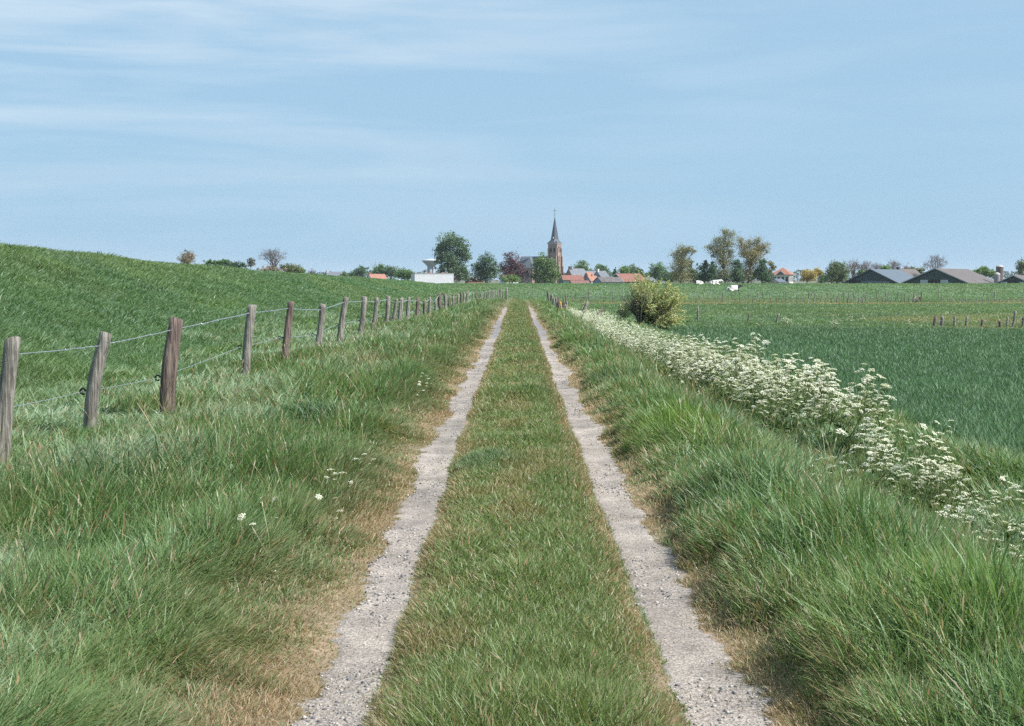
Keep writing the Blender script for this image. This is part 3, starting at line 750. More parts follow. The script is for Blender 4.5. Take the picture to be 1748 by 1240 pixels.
tree('willow', 'big soft green tree left of the barns', 'tree', 410, 1428, 487, [(1431, 455, 12, 11), (1420, 464, 11, 12), (1438, 467, 11, 13), (1429, 475, 18, 11)], [(.075, .100, .045), (.060, .085, .040), (.09, .115, .05)], 2600, .3, .3, .4)
tree('bush', 'dark green bush behind the ridge of the left barn', 'bush', 420, 1472, 485, [(1472, 467, 8, 5)], MG, 400, .3, .2)
tree('bush', 'green bush above the right half of the left barn roof', 'bush', 420, 1511, 485, [(1511, 459, 8, 6)], LG, 400, .3, .2)
tree('bush', 'olive bush between the two large barns', 'bush', 420, 1562, 485, [(1558, 464, 10, 7), (1570, 463, 8, 6)], [(.085, .10, .045), (.11, .11, .05)], 800, .3, .2)
tree('tree', 'bright green tree behind the right end of the large barn', 'tree', 460, 1680, 485, [(1680, 463, 11, 8), (1669, 465, 8, 6), (1690, 468, 8, 7)], LG, 1100, .33, .25)
tree('tree', 'tall loose green tree at the right edge behind the farm', 'tree', 420, 1745, 485, [(1742, 452, 7, 8), (1752, 456, 8, 12), (1740, 463, 6, 6)], [(.085, .10, .045), (.07, .09, .04)], 1200, .28, .25, .35)

def woods(n, d, x0, x1, y0, hmax, seed):
    """a far-off belt of trees that reads as one mass"""
    X_ = x0 + (x1 - x0) * rng.random(n)
    prof = hmax * (.45 + .55 * fnoise(X_ / 18, seed * 1.0, seed, 3))
    Z_ = prof * rng.random(n) ** .6 - .6
    Y_ = d + rng.normal(0, 12, n)
    c = np.array([(.06, .085, .04), (.08, .10, .05), (.05, .075, .045)])[rng.integers(0, 3, n)] * (.7 + .6 * rng.random(n))[:, None]
    return leaves(np.stack([X_, Y_, Z_], 1), 1.0, c, 'far_woods')
tag(link('far_woods', woods(16000, 1300, -420, 560, 0, 13.5, 3), M_LEAF), 'low far-off belt of woods along the whole horizon', 'woods', kind='stuff')

def bare_tree(label, d, bx, by, top, wpx, seed, dens=5, rad=.3, low=.3, name='bare_tree'):
    rs = random.Random(seed)
    foot = PX(bx, by, d); foot.z = hz1(foot.x, d) - .1
    H = PX(bx, top, d).z - foot.z; W = wpx * d / F
    root = empty(name, foot, 0, label, 'tree')
    trunk = MB(); br = MB()
    s0 = H * low
    trunk.tube([(0, 0, 0), (.1, 0, s0 * .6), (0, 0, s0), (.05, 0, H * .62)], [rad, rad * .75, rad * .6, rad * .25], 7)
    trunk.build('trunk', mat('grey_bark', (.20, .18, .17), .9, 2, .3), root, True)
    def grow(p, dv, ln, r_, dep):
        q = p + dv * ln
        br.tube([p, (p + q) / 2 + Vector((rs.gauss(0, .04), rs.gauss(0, .04), .03)) * ln, q], [r_, r_ * .8, r_ * .6], 3, False)
        if dep <= 0: return
        for k in range(3 if dep > 1 else 4):
            nd_ = (dv + Vector((rs.gauss(0, .5), rs.gauss(0, .5), rs.gauss(.08, .35)))).normalized()
            grow(p + (q - p) * rs.uniform(.55, 1), nd_, ln * rs.uniform(.55, .75), max(r_ * .55, .012 * d / 340), dep - 1)
    for k in range(9 + dens):
        t_ = rs.uniform(.9, 1.6) * s0; a_ = rs.random() * 6.28
        sp_ = rs.uniform(.15, 1.0)
        tgt = Vector((math.cos(a_) * W * .5 * sp_, math.sin(a_) * W * .5 * sp_, H * (1 - .45 * sp_ ** 2)))
        p = Vector((0, 0, min(t_, H * .55)))
        dv = (tgt - p); ln = dv.length
        grow(p, dv.normalized(), ln * .52, rad * .3, 4)
    br.build('branches', mat('grey_twig', (.185, .155, .145), .9, 2, .3), root)
    return root
bare_tree('large bare grey tree on the skyline above the left dike', 345, 468, 475, 422, 50, 3)
bare_tree('bare rounded tree behind the large barn, nearest its ridge', 400, 1594, 490, 434, 48, 5)
bare_tree('bare twiggy tree behind the left slope of the left barn', 430, 1456, 490, 446, 24, 6, low=.2)
bare_tree('bare brown tree above the ridge of the left barn', 430, 1478, 490, 444, 28, 8, low=.2)
bare_tree('small bare tree above the chimney of the left barn', 440, 1498, 490, 450, 16, 9, low=.2)
bare_tree('bare tree between the left barn chimney and the large barn', 440, 1524, 490, 447, 28, 10, low=.2)
bare_tree('short bare shrub behind the brown roofed farmhouse', 440, 1546, 490, 453, 18, 12, low=.2)
bare_tree('pale bare shrub left of the grey roofed cottage', 480, 531, 485, 461, 16, 13, low=.15)

# ------------------------------------------------------------------ buildings
def wallm(n, c): return mat(n, c, .85, 1.2, .12, .1)
SLATE = mat('slate_roof', (.11, .125, .15), .55, .9, .25, .1, stretch=(1, 1, 3))
TILE = mat('orange_tile', (.29, .135, .095), .75, 1.4, .22, .1)
REDT = mat('red_tile', (.21, .092, .072), .8, 1.1, .25, .1)
BROWNT = mat('brown_roof', (.112, .100, .097), .85, .5, .3, .15, stretch=(1, 3, 1))
METAL = mat('blue_grey_sheet', (.095, .12, .145), .45, .6, .12, .05)
WHITE = wallm('white_render', (.54, .56, .58))
CREAM = wallm('cream_wall', (.62, .58, .52))
BRICK = mat('brick', (.31, .17, .125), .85, 3, .25, .1)
CBRICK = mat('church_brick', (.29, .215, .185), .85, .8, .25, .1, stretch=(1, 1, 2))
BOARD = mat('dark_green_board', (.035, .060, .062), .7, 1.0, .2, .1, stretch=(8, 8, .2))
TEAL = mat('teal_board', (.045, .12, .11), .7, 1, .2, .1)
BLUEW = mat('blue_grey_wall', (.20, .25, .31), .8, 1, .15, .05)
DARK = mat('dark_opening', (.012, .014, .018), .6, 1, .2, 0)
GLASS = mat('window_glass', (.03, .04, .055), .12, 1, .2, 0)
TRIM = mat('white_trim', (.75, .75, .74), .6, 1, .08, 0)
STONE = mat('pale_stone', (.50, .46, .41), .85, 1, .15, .1)

def gable(name, label, cat, d, px, yaw, wid, ln, eave, ridge, wallmat, roofmat, over=.3, chim=None, wins=(), gwins=(), z0=-.75, verge_mat=None, group=None, gparts=()):
    """front gable centre stands at pixel column px at distance d; the ridge runs away from it, yaw degrees clockwise from straight ahead"""
    p = PX(px, 480, d); p.z = z0
    root = empty(name, p, -R(yaw), label, cat, group)
    h = wid / 2
    mb = MB()
    vs = [(-h, 0, 0), (h, 0, 0), (h, ln, 0), (-h, ln, 0), (-h, 0, eave), (h, 0, eave), (h, ln, eave), (-h, ln, eave), (0, 0, ridge), (0, ln, ridge)]
    mb.add(vs, [(0, 1, 5, 8, 4), (1, 2, 6, 5), (2, 3, 7, 9, 6), (3, 0, 4, 7), (0, 3, 2, 1)])
    mb.build('wall', wallmat, root)
    sl = (ridge - eave) / h
    rb = MB(); th = .16
    def rp(s, y, lift):
        xx = (h + over) * s
        return (xx, y, eave - over * sl + lift)
    y0, y1 = -over, ln + over
    a = [rp(-1, y0, .02), (0, y0, ridge + .02), rp(1, y0, .02), rp(-1, y1, .02), (0, y1, ridge + .02), rp(1, y1, .02)]
    b_ = [(q[0], q[1], q[2] + th) for q in a]
    rb.add(a + b_, [(0, 1, 4, 3), (1, 2, 5, 4), (6, 9, 10, 7), (7, 10, 11, 8), (0, 6, 7, 1), (1, 7, 8, 2), (3, 4, 10, 9), (4, 5, 11, 10), (0, 3, 9, 6), (2, 8, 11, 5)])
    roof = rb.build('roof', roofmat, root)
    if verge_mat:
        vb = MB()
        for s in (-1, 1):
            e0 = Vector(rp(s, y0 - .04, .0)); e1 = Vector((0, y0 - .04, ridge))
            vb.add([e0, e1, e1 + Vector((0, 0, .26)), e0 + Vector((0, 0, .26)), e0 + Vector((0, .03, 0)), e1 + Vector((0, .03, 0)), e1 + Vector((0, .03, .26)), e0 + Vector((0, .03, .26))],
                   [(0, 1, 2, 3), (4, 7, 6, 5), (0, 4, 5, 1), (3, 2, 6, 7), (0, 3, 7, 4), (1, 5, 6, 2)])
        vb.build('barge_board', verge_mat, root)
    if chim:
        for (cy, cw, ch, cm) in chim:
            c_ = MB().box(-cw / 2, cw / 2, cy, cy + cw, ridge - .5, ridge + ch)
            c_.box(-cw / 2 - .08, cw / 2 + .08, cy - .08, cy + cw + .08, ridge + ch + .002, ridge + ch + .15)
            c_.build('chimney', cm, roof)
    for (cy, cz, ww, hh, s) in wins:       # on the long side: s = +1 right, -1 left
        fr = MB().box(s * h - .02, s * h + .05, cy - ww / 2 - .1, cy + ww / 2 + .1, cz - .1, cz + hh + .1).build('window', TRIM, root)
        MB().box(s * h + (.052 if s > 0 else -.08), s * h + (.08 if s > 0 else -.022), cy - ww / 2, cy + ww / 2, cz, cz + hh).build('pane', GLASS, fr)
    for (cx, cz, ww, hh, kind) in gwins:   # on the gable
        if kind == 'win':
            fr = MB().box(cx - ww / 2 - .1, cx + ww / 2 + .1, -.06, .02, cz - .1, cz + hh + .1).build('window', TRIM, root)
            MB().box(cx - ww / 2, cx + ww / 2, -.09, -.062, cz, cz + hh).build('pane', GLASS, fr)
        else:
            MB().box(cx - ww / 2, cx + ww / 2, -.07, .02, cz, cz + hh).build(kind, gparts[kind], root)
    return root

# cottages on the left
gable('cottage', 'low grey slate roofed cottage with a pale gable at the village left end', 'house', 480, 557, 62, 6.2, 7.0, 2.6, 5.2, WHITE, SLATE, .25, chim=[(0.1, .7, .5, STONE)], gwins=[(0, 2.0, .8, 1.1, 'win')], wins=[(2, 1.2, 1, 1, 1)])
gable('cottage', 'white cottage with a bright orange tiled roof', 'house', 540, 630, 52, 6.0, 7.5, 2.0, 4.6, WHITE, TILE, .25, chim=[(.1, .8, .6, BRICK)], gwins=[(0, 1.6, .8, 1.0, 'win')], wins=[(3, 1.0, 1.2, 1, 1)])
gable('shed', 'low white roofed shed left of the orange roofed cottage', 'shed', 560, 602, 80, 5, 5.5, 1.6, 1.95, CREAM, TRIM, .2)
gable('shed', 'small white shed between the orange roof and the round bush', 'shed', 520, 676, 30, 2.6, 3, 1.7, 2.2, WHITE, TRIM, .2)
# long white wall building
p = PX(708, 480, 420); p.z = -.7
root = empty('white_building', p, R(16), 'long low white flat roofed building left of the tallest tree', 'building')
W_ = 68 * 420 / F
MB().box(0, W_, 0, 6, 0, 4.35).build('wall', WHITE, root)
MB().box(-.12, W_ + .12, -.12, 6.1, 4.352, 4.5).build('roof', mat('flat_roof', (.42, .41, .40), .8, 1, .2, .1), root)
for cx_ in (4.7, 9.2):
    MB().box(cx_, cx_ + 1.0, .6, 1.3, 4.502, 4.78).build('roof_vent', TILE, root)
# white water tower
p = PX(736, 480, 640); p.z = -.6
root = empty('water_tower', p, 0, 'white concrete water tower with a flared cone top beside the tallest tree', 'water tower')
k = 640 / F
def lathe(prof, n=28):
    mb = MB(); vs = []; fs = []
    for (r_, z_) in prof:
        for j in range(n): vs.append((r_ * math.cos(2 * PI * j / n), r_ * math.sin(2 * PI * j / n), z_))
    for i_ in range(len(prof) - 1):
        for j in range(n): fs.append((i_ * n + j, i_ * n + (j + 1) % n, (i_ + 1) * n + (j + 1) % n, (i_ + 1) * n + j))
    fs.append(tuple(range(n - 1, -1, -1))); fs.append(tuple((len(prof) - 1) * n + j for j in range(n)))
    return mb.add(vs, fs)
zt = lambda py: PX(736, py, 640).z + .6
CONC = mat('white_concrete', (.40, .43, .48), .7, .4, .1, .05)
lathe([(1.35, 0), (1.3, zt(460)), (1.5, zt(455))], 24).build('column', CONC, root)
for q in range(6):
    a_ = q * PI / 3 + .3
    M4 = Matrix.Rotation(a_, 4, 'Z')
    MB().box(1.3, 1.9, -.22, .22, 0, zt(455), M4).build('rib', CONC, root)
lathe([(1.9, zt(455) + .004), (2.5, zt(453)), (4.2, zt(447.5)), (4.6, zt(445.6)), (4.6, zt(444.8)), (2.2, zt(443)), (.4, zt(442))], 32).build('tank', CONC, root)

# church
DCH = 700
p = PX(943, 480, DCH); p.z = -.6
root = empty('church', p, -R(28), 'brick village church with a slate spire on a square tower and slate nave roofs', 'church')
zc = lambda py: PX(943, py, DCH).z + .6
s_ = 2.75
MB().box(-s_, s_, 0, 2 * s_, 0, zc(417)).build('tower', CBRICK, root)
MB().box(-s_ - .25, s_ + .25, -.25, 2 * s_ + .25, zc(417) + .003, zc(415.5)).build('cornice', STONE, root)
sp_ = MB()
ez, kz, tz = zc(415.5) + .005, zc(409), zc(368)
cy0 = s_
ring = lambda r_, z_, n_=8, ph=PI / 8: [(r_ * math.cos(ph + 2 * PI * j / n_), cy0 + r_ * math.sin(ph + 2 * PI * j / n_), z_) for j in range(n_)]
sq = [(s_ + .5, cy0 + .9, ez), (.9, cy0 + s_ + .5, ez), (-.9, cy0 + s_ + .5, ez), (-s_ - .5, cy0 + .9, ez), (-s_ - .5, cy0 - .9, ez), (-.9, cy0 - s_ - .5, ez), (.9, cy0 - s_ - .5, ez), (s_ + .5, cy0 - .9, ez)]
sq = [(sx_ * (s_ + .45) if True else 0, cy0 + sy_ * (s_ + .45), ez) for sx_, sy_ in ((1, .42), (.42, 1), (-.42, 1), (-1, .42), (-1, -.42), (-.42, -1), (.42, -1), (1, -.42))]
r1 = ring(2.15, kz)
vs = sq + r1 + [(0, cy0, tz)]
fs = [(j, (j + 1) % 8, 8 + (j + 1) % 8, 8 + j) for j in range(8)] + [(8 + j, 8 + (j + 1) % 8, 16) for j in range(8)] + [tuple(range(7, -1, -1))]
sp_.add(vs, fs)
# corner broaches filling the square
for sx_, sy_ in ((1, 1), (-1, 1), (-1, -1), (1, -1)):
    q0 = (sx_ * (s_ + .45), cy0 + sy_ * (s_ + .45), ez)
    q1 = (sx_ * (s_ + .45), cy0 + sy_ * .42 * (s_ + .45), ez); q2 = (sx_ * .42 * (s_ + .45), cy0 + sy_ * (s_ + .45), ez)
    q3 = (sx_ * 1.55, cy0 + sy_ * 1.55, kz - .3)
    sp_.add([q0, q1, q2, q3], [(0, 1, 3), (0, 3, 2), (1, 2, 3), (0, 2, 1)])
SPM = mat('spire_slate', (.068, .080, .102), .55, .6, .25, .05)
spo = sp_.build('spire', SPM, root)
cr_ = MB(); cr_.tube([(0, cy0, tz - .3), (0, cy0, zc(356))], .10, 6)
cr_.tube([(-.75, cy0, zc(359.5)), (.75, cy0, zc(359.5))], .12, 6); cr_.tube([(0, cy0 - .35, zc(359.5)), (0, cy0 + .35, zc(359.5))], .12, 6)
cr_.tube([(0, cy0, tz + .2), (0, cy0, tz + .8)], .2, 8)
cr_.build('cross', mat('iron', (.10, .14, .16), .5, 2, .2, 0), root)
for sy_ in (0,):
    dm = MB().box(-.3, .3, cy0 - 2.35, cy0 - 1.5, kz + .4, kz + 1.3); dm.build('dormer', STONE, spo)
def lancet(cx, cz, ww, hh, face):
    """pointed belfry opening; face 'f' front (-y) or 'r' right (+x)"""
    pts = [(-ww / 2, 0), (ww / 2, 0), (ww / 2, hh * .7), (0, hh), (-ww / 2, hh * .7)]
    mb = MB()
    if face == 'f':
        A = [(cx + a_, -.06, cz + b_) for a_, b_ in pts]; B = [(x_, .03, z_) for x_, _, z_ in A]
    else:
        A = [(s_ + .06, cx + a_, cz + b_) for a_, b_ in pts]; B = [(s_ - .03, y_, z_) for _, y_, z_ in A]
    mb.add(A + B, [tuple(range(5)), tuple(range(9, 4, -1))] + [(j, 5 + j, 5 + (j + 1) % 5, (j + 1) % 5) for j in range(5)])
    return mb
for cx_ in (-.95, .95): lancet(cx_, zc(431), .95, 2.7, 'f').build('belfry_opening', DARK, root)
for cx_ in (s_ - .95, s_ + .95): lancet(cx_, zc(431), .95, 3.8, 'r').build('belfry_opening', DARK, root)
lancet(s_, zc(448), 1.5, 4.0, 'r').build('tower_window', GLASS, root)
for (bx_, by_, dx_, dy_) in ((s_, 0, 1, 0), (s_, 2 * s_, 1, 0), (s_, 0, 0, -1), (-s_, 0, 0, -1)):   # stepped buttresses
    bt = MB()
    for (o_, z1_, z0_) in ((1.5, zc(455), 0), (1.0, zc(438), zc(455)), (.5, zc(424), zc(438))):
        if dx_: bt.box(bx_ + .003, bx_ + o_, by_ - .45 + (.45 if by_ == 0 else -.45), by_ + .45 + (.45 if by_ == 0 else -.45), z0_, z1_)
        else: bt.box(bx_ - (.9 if bx_ > 0 else 0), bx_ + (0 if bx_ > 0 else .9), by_ - o_, by_ - .003, z0_, z1_)
    bt.build('buttress', CBRICK, root)
# nave to the left of the tower
nl, nw = 17.5, 4.6
nv = MB(); zr_, ze_ = zc(437.5), zc(456)
nv.box(-s_ - nl, -s_ - .003, s_ - nw, s_ + nw, 0, ze_); nv.build('nave_wall', CBRICK, root)
rf = MB(); x0_, x1_ = -s_ - nl - .4, -s_ - .01
rf.add([(x0_, s_ - nw - .4, ze_ - .2), (x1_, s_ - nw - .4, ze_ - .2), (x1_, s_, zr_), (x0_, s_, zr_), (x0_, s_ + nw + .4, ze_ - .2), (x1_, s_ + nw + .4, ze_ - .2)], [(0, 1, 2, 3), (3, 2, 5, 4), (0, 3, 4), (1, 5, 2)])
rf.build('nave_roof', SLATE, root)
tr = MB(); tr.box(-15.5, -9.5, -5.5, s_ - nw - .003, 0, ze_ - .3); tr.build('transept_wall', CBRICK, root)
th_ = MB(); th_.add([(-16, -6, ze_ - .4), (-9, -6, ze_ - .4), (-9, s_ - nw + 3.0, ze_ - .4), (-16, s_ - nw + 3.0, ze_ - .4), (-12.5, -2.5, zr_ - .6), (-12.5, s_ - .6, zr_ - .6)], [(0, 1, 4), (1, 2, 5, 4), (3, 0, 4, 5), (2, 3, 5)])
th_.build('transept_roof', SLATE, root)
for q in range(3): lancet(-5.0 - q * 2 + .0, 3.0, .9, 4.2, 'f').build('nave_window', GLASS, root).location = (0, s_ - nw, 0)
lancet(-12.5, 3.0, 1.6, 4.5, 'f').build('transept_window', GLASS, root).location = (0, -5.5, 0)

# village roofs right of the church
gable('long_shed', 'long low building with a red tiled roof and teal end wall right of the church', 'building', 540, 958, 74, 5.5, 9.0, 2.2, 4.1, TEAL, REDT, .2)
gable('lean_to_shed', 'low brown roofed shed in front of the red tiled building', 'shed', 500, 974, 80, 4, 7.0, .9, 1.9, BRICK, mat('maroon_roof', (.20, .10, .09), .85, 1, .3, .1), .2)
gable('house', 'grey slate roofed house with a dark brick chimney, nearest the church', 'house', 620, 971, 60, 7.5, 8.5, 3.6, 7.6, BRICK, SLATE, .25, chim=[(.1, 1.3, 1.0, mat('dark_brick', (.10, .08, .08), .9, 2, .2, 0))], gwins=[(0, 3, 1, 1.3, 'win')])
gable('house', 'grey roofed house with a pale chimney behind the orange gable', 'house', 640, 990, 62, 7.5, 9.5, 3.0, 6.6, CREAM, SLATE, .25, chim=[(1.0, .9, .9, CREAM)])
gable('house', 'small house with an orange tiled roof and blue-grey gable', 'house', 560, 1003, 48, 4.2, 5.2, 1.7, 3.9, BLUEW, TILE, .2, chim=[(2.4, .6, .6, BRICK)], gwins=[(0, 1.2, .8, 1, 'win')])
gable('house', 'brick house end with a stepped orange roof behind the small orange roofed house', 'house', 590, 1001, 55, 3.5, 3.2, 3.8, 5.6, BRICK, TILE, .2)
gable('house', 'grey roofed house with a tall white chimney', 'house', 610, 1019, 45, 6.5, 6.0, 3.0, 6.4, BLUEW, SLATE, .25, chim=[(.2, .9, .9, WHITE)], gwins=[(0, 2.6, 1, 1.4, 'win')])
gable('barn', 'wide grey-brown roofed shed with a blue-grey gable', 'shed', 470, 1020, 66, 7.0, 9.0, 1.5, 3.2, BLUEW, BROWNT, .2)
gable('barn', 'barn with a red tiled roof and dark green gable beside the hawthorn bush', 'barn', 500, 1052, 60, 11.0, 11.0, 1.6, 4.6, BOARD, REDT, .25, verge_mat=TRIM)
gable('shed', 'small dark grey shed half hidden behind the hawthorn top', 'shed', 520, 1098, 60, 5.0, 4.5, 1.8, 3.2, BOARD, SLATE, .2)
gable('garden_shed', 'small brown roofed shed between the white wall and the rounded tree', 'shed', 520, 795, 78, 3.6, 7.0, 1.9, 2.9, BRICK, BROWNT, .2)
gable('cottage', 'red roofed cottage half hidden by the copper beech', 'house', 560, 858, 60, 5.0, 6.5, 2.6, 4.6, WHITE, REDT, .2, wins=[(2, 1, 1, 1, 1)])

# house with a pyramid roof
p = PX(1336, 480, 470); p.z = .15
root = empty('villa', p, -R(24), 'white walled villa with a red pyramid roof right of the grove', 'house')
MB().box(-3.2, 3.2, -3.2, 3.2, 0, 3.0).build('wall', CREAM, root)
MB().box(-3.5, 3.5, -3.5, 3.5, 3.003, 3.35).build('cornice', TRIM, root)
pr = MB(); pr.add([(-3.9, -3.9, 3.353), (3.9, -3.9, 3.353), (3.9, 3.9, 3.353), (-3.9, 3.9, 3.353), (0, 0, 6.0)], [(0, 1, 4), (1, 2, 4), (2, 3, 4), (3, 0, 4), (3, 2, 1, 0)])
rfo = pr.build('roof', TILE, root)
dg = MB(); dg.add([(-1.5, -4.0, 3.36), (1.5, -4.0, 3.36), (0, -4.0, 4.7), (-1.5, -1.5, 3.36), (1.5, -1.5, 3.36), (0, -1.5, 4.7)], [(0, 1, 2), (1, 4, 5, 2), (0, 2, 5, 3)])
dg.build('dormer', SLATE, rfo)
for q in (-2.2, -.75, .75, 2.2):
    fr = MB().box(3.18, 3.26, q - .55, q + .55, .7, 2.6).build('window', TRIM, root); MB().box(3.262, 3.29, q - .42, q + .42, .8, 2.5).build('pane', GLASS, fr)
    fr = MB().box(q - .55, q + .55, -3.26, -3.18, .7, 2.6).build('window', TRIM, root); MB().box(q - .42, q + .42, -3.29, -3.262, .8, 2.5).build('pane', GLASS, fr)
gable('annex', 'low blue-grey roofed annex in front of the red pyramid roofed villa', 'building', 440, 1321, 50, 4.2, 4.0, 1.5, 2.6, CREAM, METAL, .2)

# farm
PANEL = mat('pale_door_panel', (.42, .46, .47), .6, 1, .2, .05)
gp = {'doorway': DARK, 'door_panel': PANEL, 'low_panel': METAL}
gable('barn', 'left barn with dark green gable and pale blue-grey sheet roof', 'barn', 345, 1486, 34, 14.5, 24, 1.2, 4.75, BOARD, METAL, .5, verge_mat=METAL, gwins=[(-4.3, 0, 2.9, 1.9, 'doorway'), (1.4, 0, 7.6, 1.75, 'low_panel')], gparts=gp, z0=-.4)
gable('farmhouse', 'brown roofed farmhouse with a dark chimney behind the left barn', 'house', 400, 1532, 48, 8, 10, 2.4, 5.6, BRICK, BROWNT, .3, chim=[(-.1, .9, .6, MATS['dark_brick'])])
gable('barn', 'largest barn with wide grey-brown roof and dark green gable, right of centre on the farm', 'barn', 330, 1596, 33, 18.5, 33, .75, 4.85, BOARD, BROWNT, .5, verge_mat=mat('grey_trim', (.35, .36, .36), .7, 1, .1, 0), gwins=[(-.2, 0, 2.9, 2.1, 'doorway'), (-2.75, 0, 1.9, 2.05, 'door_panel'), (2.35, 0, 1.9, 2.05, 'door_panel')], gparts=gp, z0=-.4)
gable('barn', 'small barn at the right edge with a doorway flanked by pale panels', 'barn', 330, 1730, 40, 9.0, 16, .9, 2.95, BOARD, BROWNT, .4, verge_mat=MATS['grey_trim'], gwins=[(0, 0, 2.6, 1.75, 'doorway'), (-2.4, 0, 1.7, 1.45, 'door_panel'), (2.4, 0, 1.7, 1.45, 'door_panel')], gparts=gp, z0=-.3)
RUST = mat('rusty_brown_steel', (.13, .105, .095), .7, 1, .35, .05, stretch=(1, 1, .3))
for (lab, pxx, wpx, top, mm_) in (('tall brown silo with a pale domed top beside the largest barn', 1706, 12, 456, RUST), ('short pale grey silo in front of the tall brown silo', 1702, 10, 469, mat('grey_steel', (.26, .26, .265), .6, 1, .3, .05))):
    dd = 345 if top == 456 else 338
    p = PX(pxx, 480, dd); p.z = -.5
    root = empty('silo', p, 0, lab, 'silo')
    r_ = wpx / 2 * dd / F; zt_ = PX(pxx, top, dd).z + .5
    lathe([(r_, 0), (r_, zt_ * .33), (r_ * 1.03, zt_ * .335), (r_, zt_ * .34), (r_, zt_ * .66), (r_ * 1.03, zt_ * .665), (r_, zt_ * .67), (r_, zt_)], 20).build('body', mm_, root)
    lathe([(r_ * 1.04, zt_ + .003), (r_ * .9, zt_ + .25), (r_ * .45, zt_ + .5), (.1, zt_ + .6)], 20).build('lid', mat('grey_lid', (.36, .35, .34), .6, 1, .2, .05), root)
# ------------------------------------------------------------------ END BUILDINGS

# ------------------------------------------------------------------ fences
def wood_mat(name, ca, cb, lich=0):
    m = bpy.data.materials.new(name); t, N, L = nodes(m)
    o = N('ShaderNodeOutputMaterial'); p = N('ShaderNodeBsdfPrincipled'); p.inputs['Roughness'].default_value = .88
    tc = N('ShaderNodeTexCoord'); mp = N('ShaderNodeMapping'); mp.inputs['Scale'].default_value = (38, 38, 2.2)
    oi = N('ShaderNodeObjectInfo')
    L(tc.outputs['Object'], mp.inputs[0]); L(oi.outputs['Location'], mp.inputs['Location'])
    n = N('ShaderNodeTexNoise'); n.inputs['Scale'].default_value = 1.0; n.inputs['Detail'].default_value = 9; n.inputs['Roughness'].default_value = .68; n.inputs['Distortion'].default_value = .4
    L(mp.outputs[0], n.inputs['Vector'])
    r = N('ShaderNodeValToRGB'); e = r.color_ramp.elements
    e[0].position = .33; e[0].color = (*(c * .22 for c in cb), 1); e[1].position = .47; e[1].color = (*cb, 1)
    q = e.new(.66); q.color = (*ca, 1)
    L(n.outputs['Fac'], r.inputs[0])
    n2 = N('ShaderNodeTexNoise'); n2.inputs['Scale'].default_value = 7; n2.inputs['Detail'].default_value = 4; L(tc.outputs['Object'], n2.inputs['Vector'])
    mx = N('ShaderNodeMix'); mx.data_type = 'RGBA'; mx.blend_type = 'MULTIPLY'; mx.inputs[0].default_value = .55
    L(r.outputs[0], mx.inputs[6]); L(n2.outputs['Fac'], mx.inputs[7])
    vm = N('ShaderNodeVectorMath'); vm.operation = 'SCALE'; L(mx.outputs[2], vm.inputs[0]); vm.inputs['Scale'].default_value = 1.35
    last = vm.outputs[0]
    if lich:
        n3 = N('ShaderNodeTexNoise'); n3.inputs['Scale'].default_value = 5; n3.inputs['Detail'].default_value = 3; L(tc.outputs['Object'], n3.inputs['Vector'])
        r3 = N('ShaderNodeMapRange'); r3.inputs[1].default_value = .50; r3.inputs[2].default_value = .56; L(n3.outputs['Fac'], r3.inputs[0])
        m3 = N('ShaderNodeMix'); m3.data_type = 'RGBA'; m3.inputs[7].default_value = (.55, .30, .05, 1)
        L(r3.outputs[0], m3.inputs[0]); L(last, m3.inputs[6]); last = m3.outputs[2]
    L(last, p.inputs['Base Color'])
    b = N('ShaderNodeBump'); b.inputs['Strength'].default_value = .9; b.inputs['Distance'].default_value = .03
    L(n.outputs['Fac'], b.inputs['Height']); L(b.outputs[0], p.inputs['Normal'])
    L(p.outputs[0], o.inputs[0]); MATS[name] = m
    return m
W_GREY = wood_mat('weathered_grey_wood', (.37, .355, .32), (.165, .15, .13))
W_DARK = wood_mat('weathered_brown_wood', (.26, .20, .17), (.11, .08, .07))
W_LICH = wood_mat('lichen_covered_wood', (.46, .42, .35), (.27, .22, .18), 1)
BLACKP = mat('black_plastic', (.012, .012, .014), .4, 3, .2, 0)
WIRE = mat('galvanised_wire', (.42, .45, .50), .42, 5, .2, 0, metal=.6)

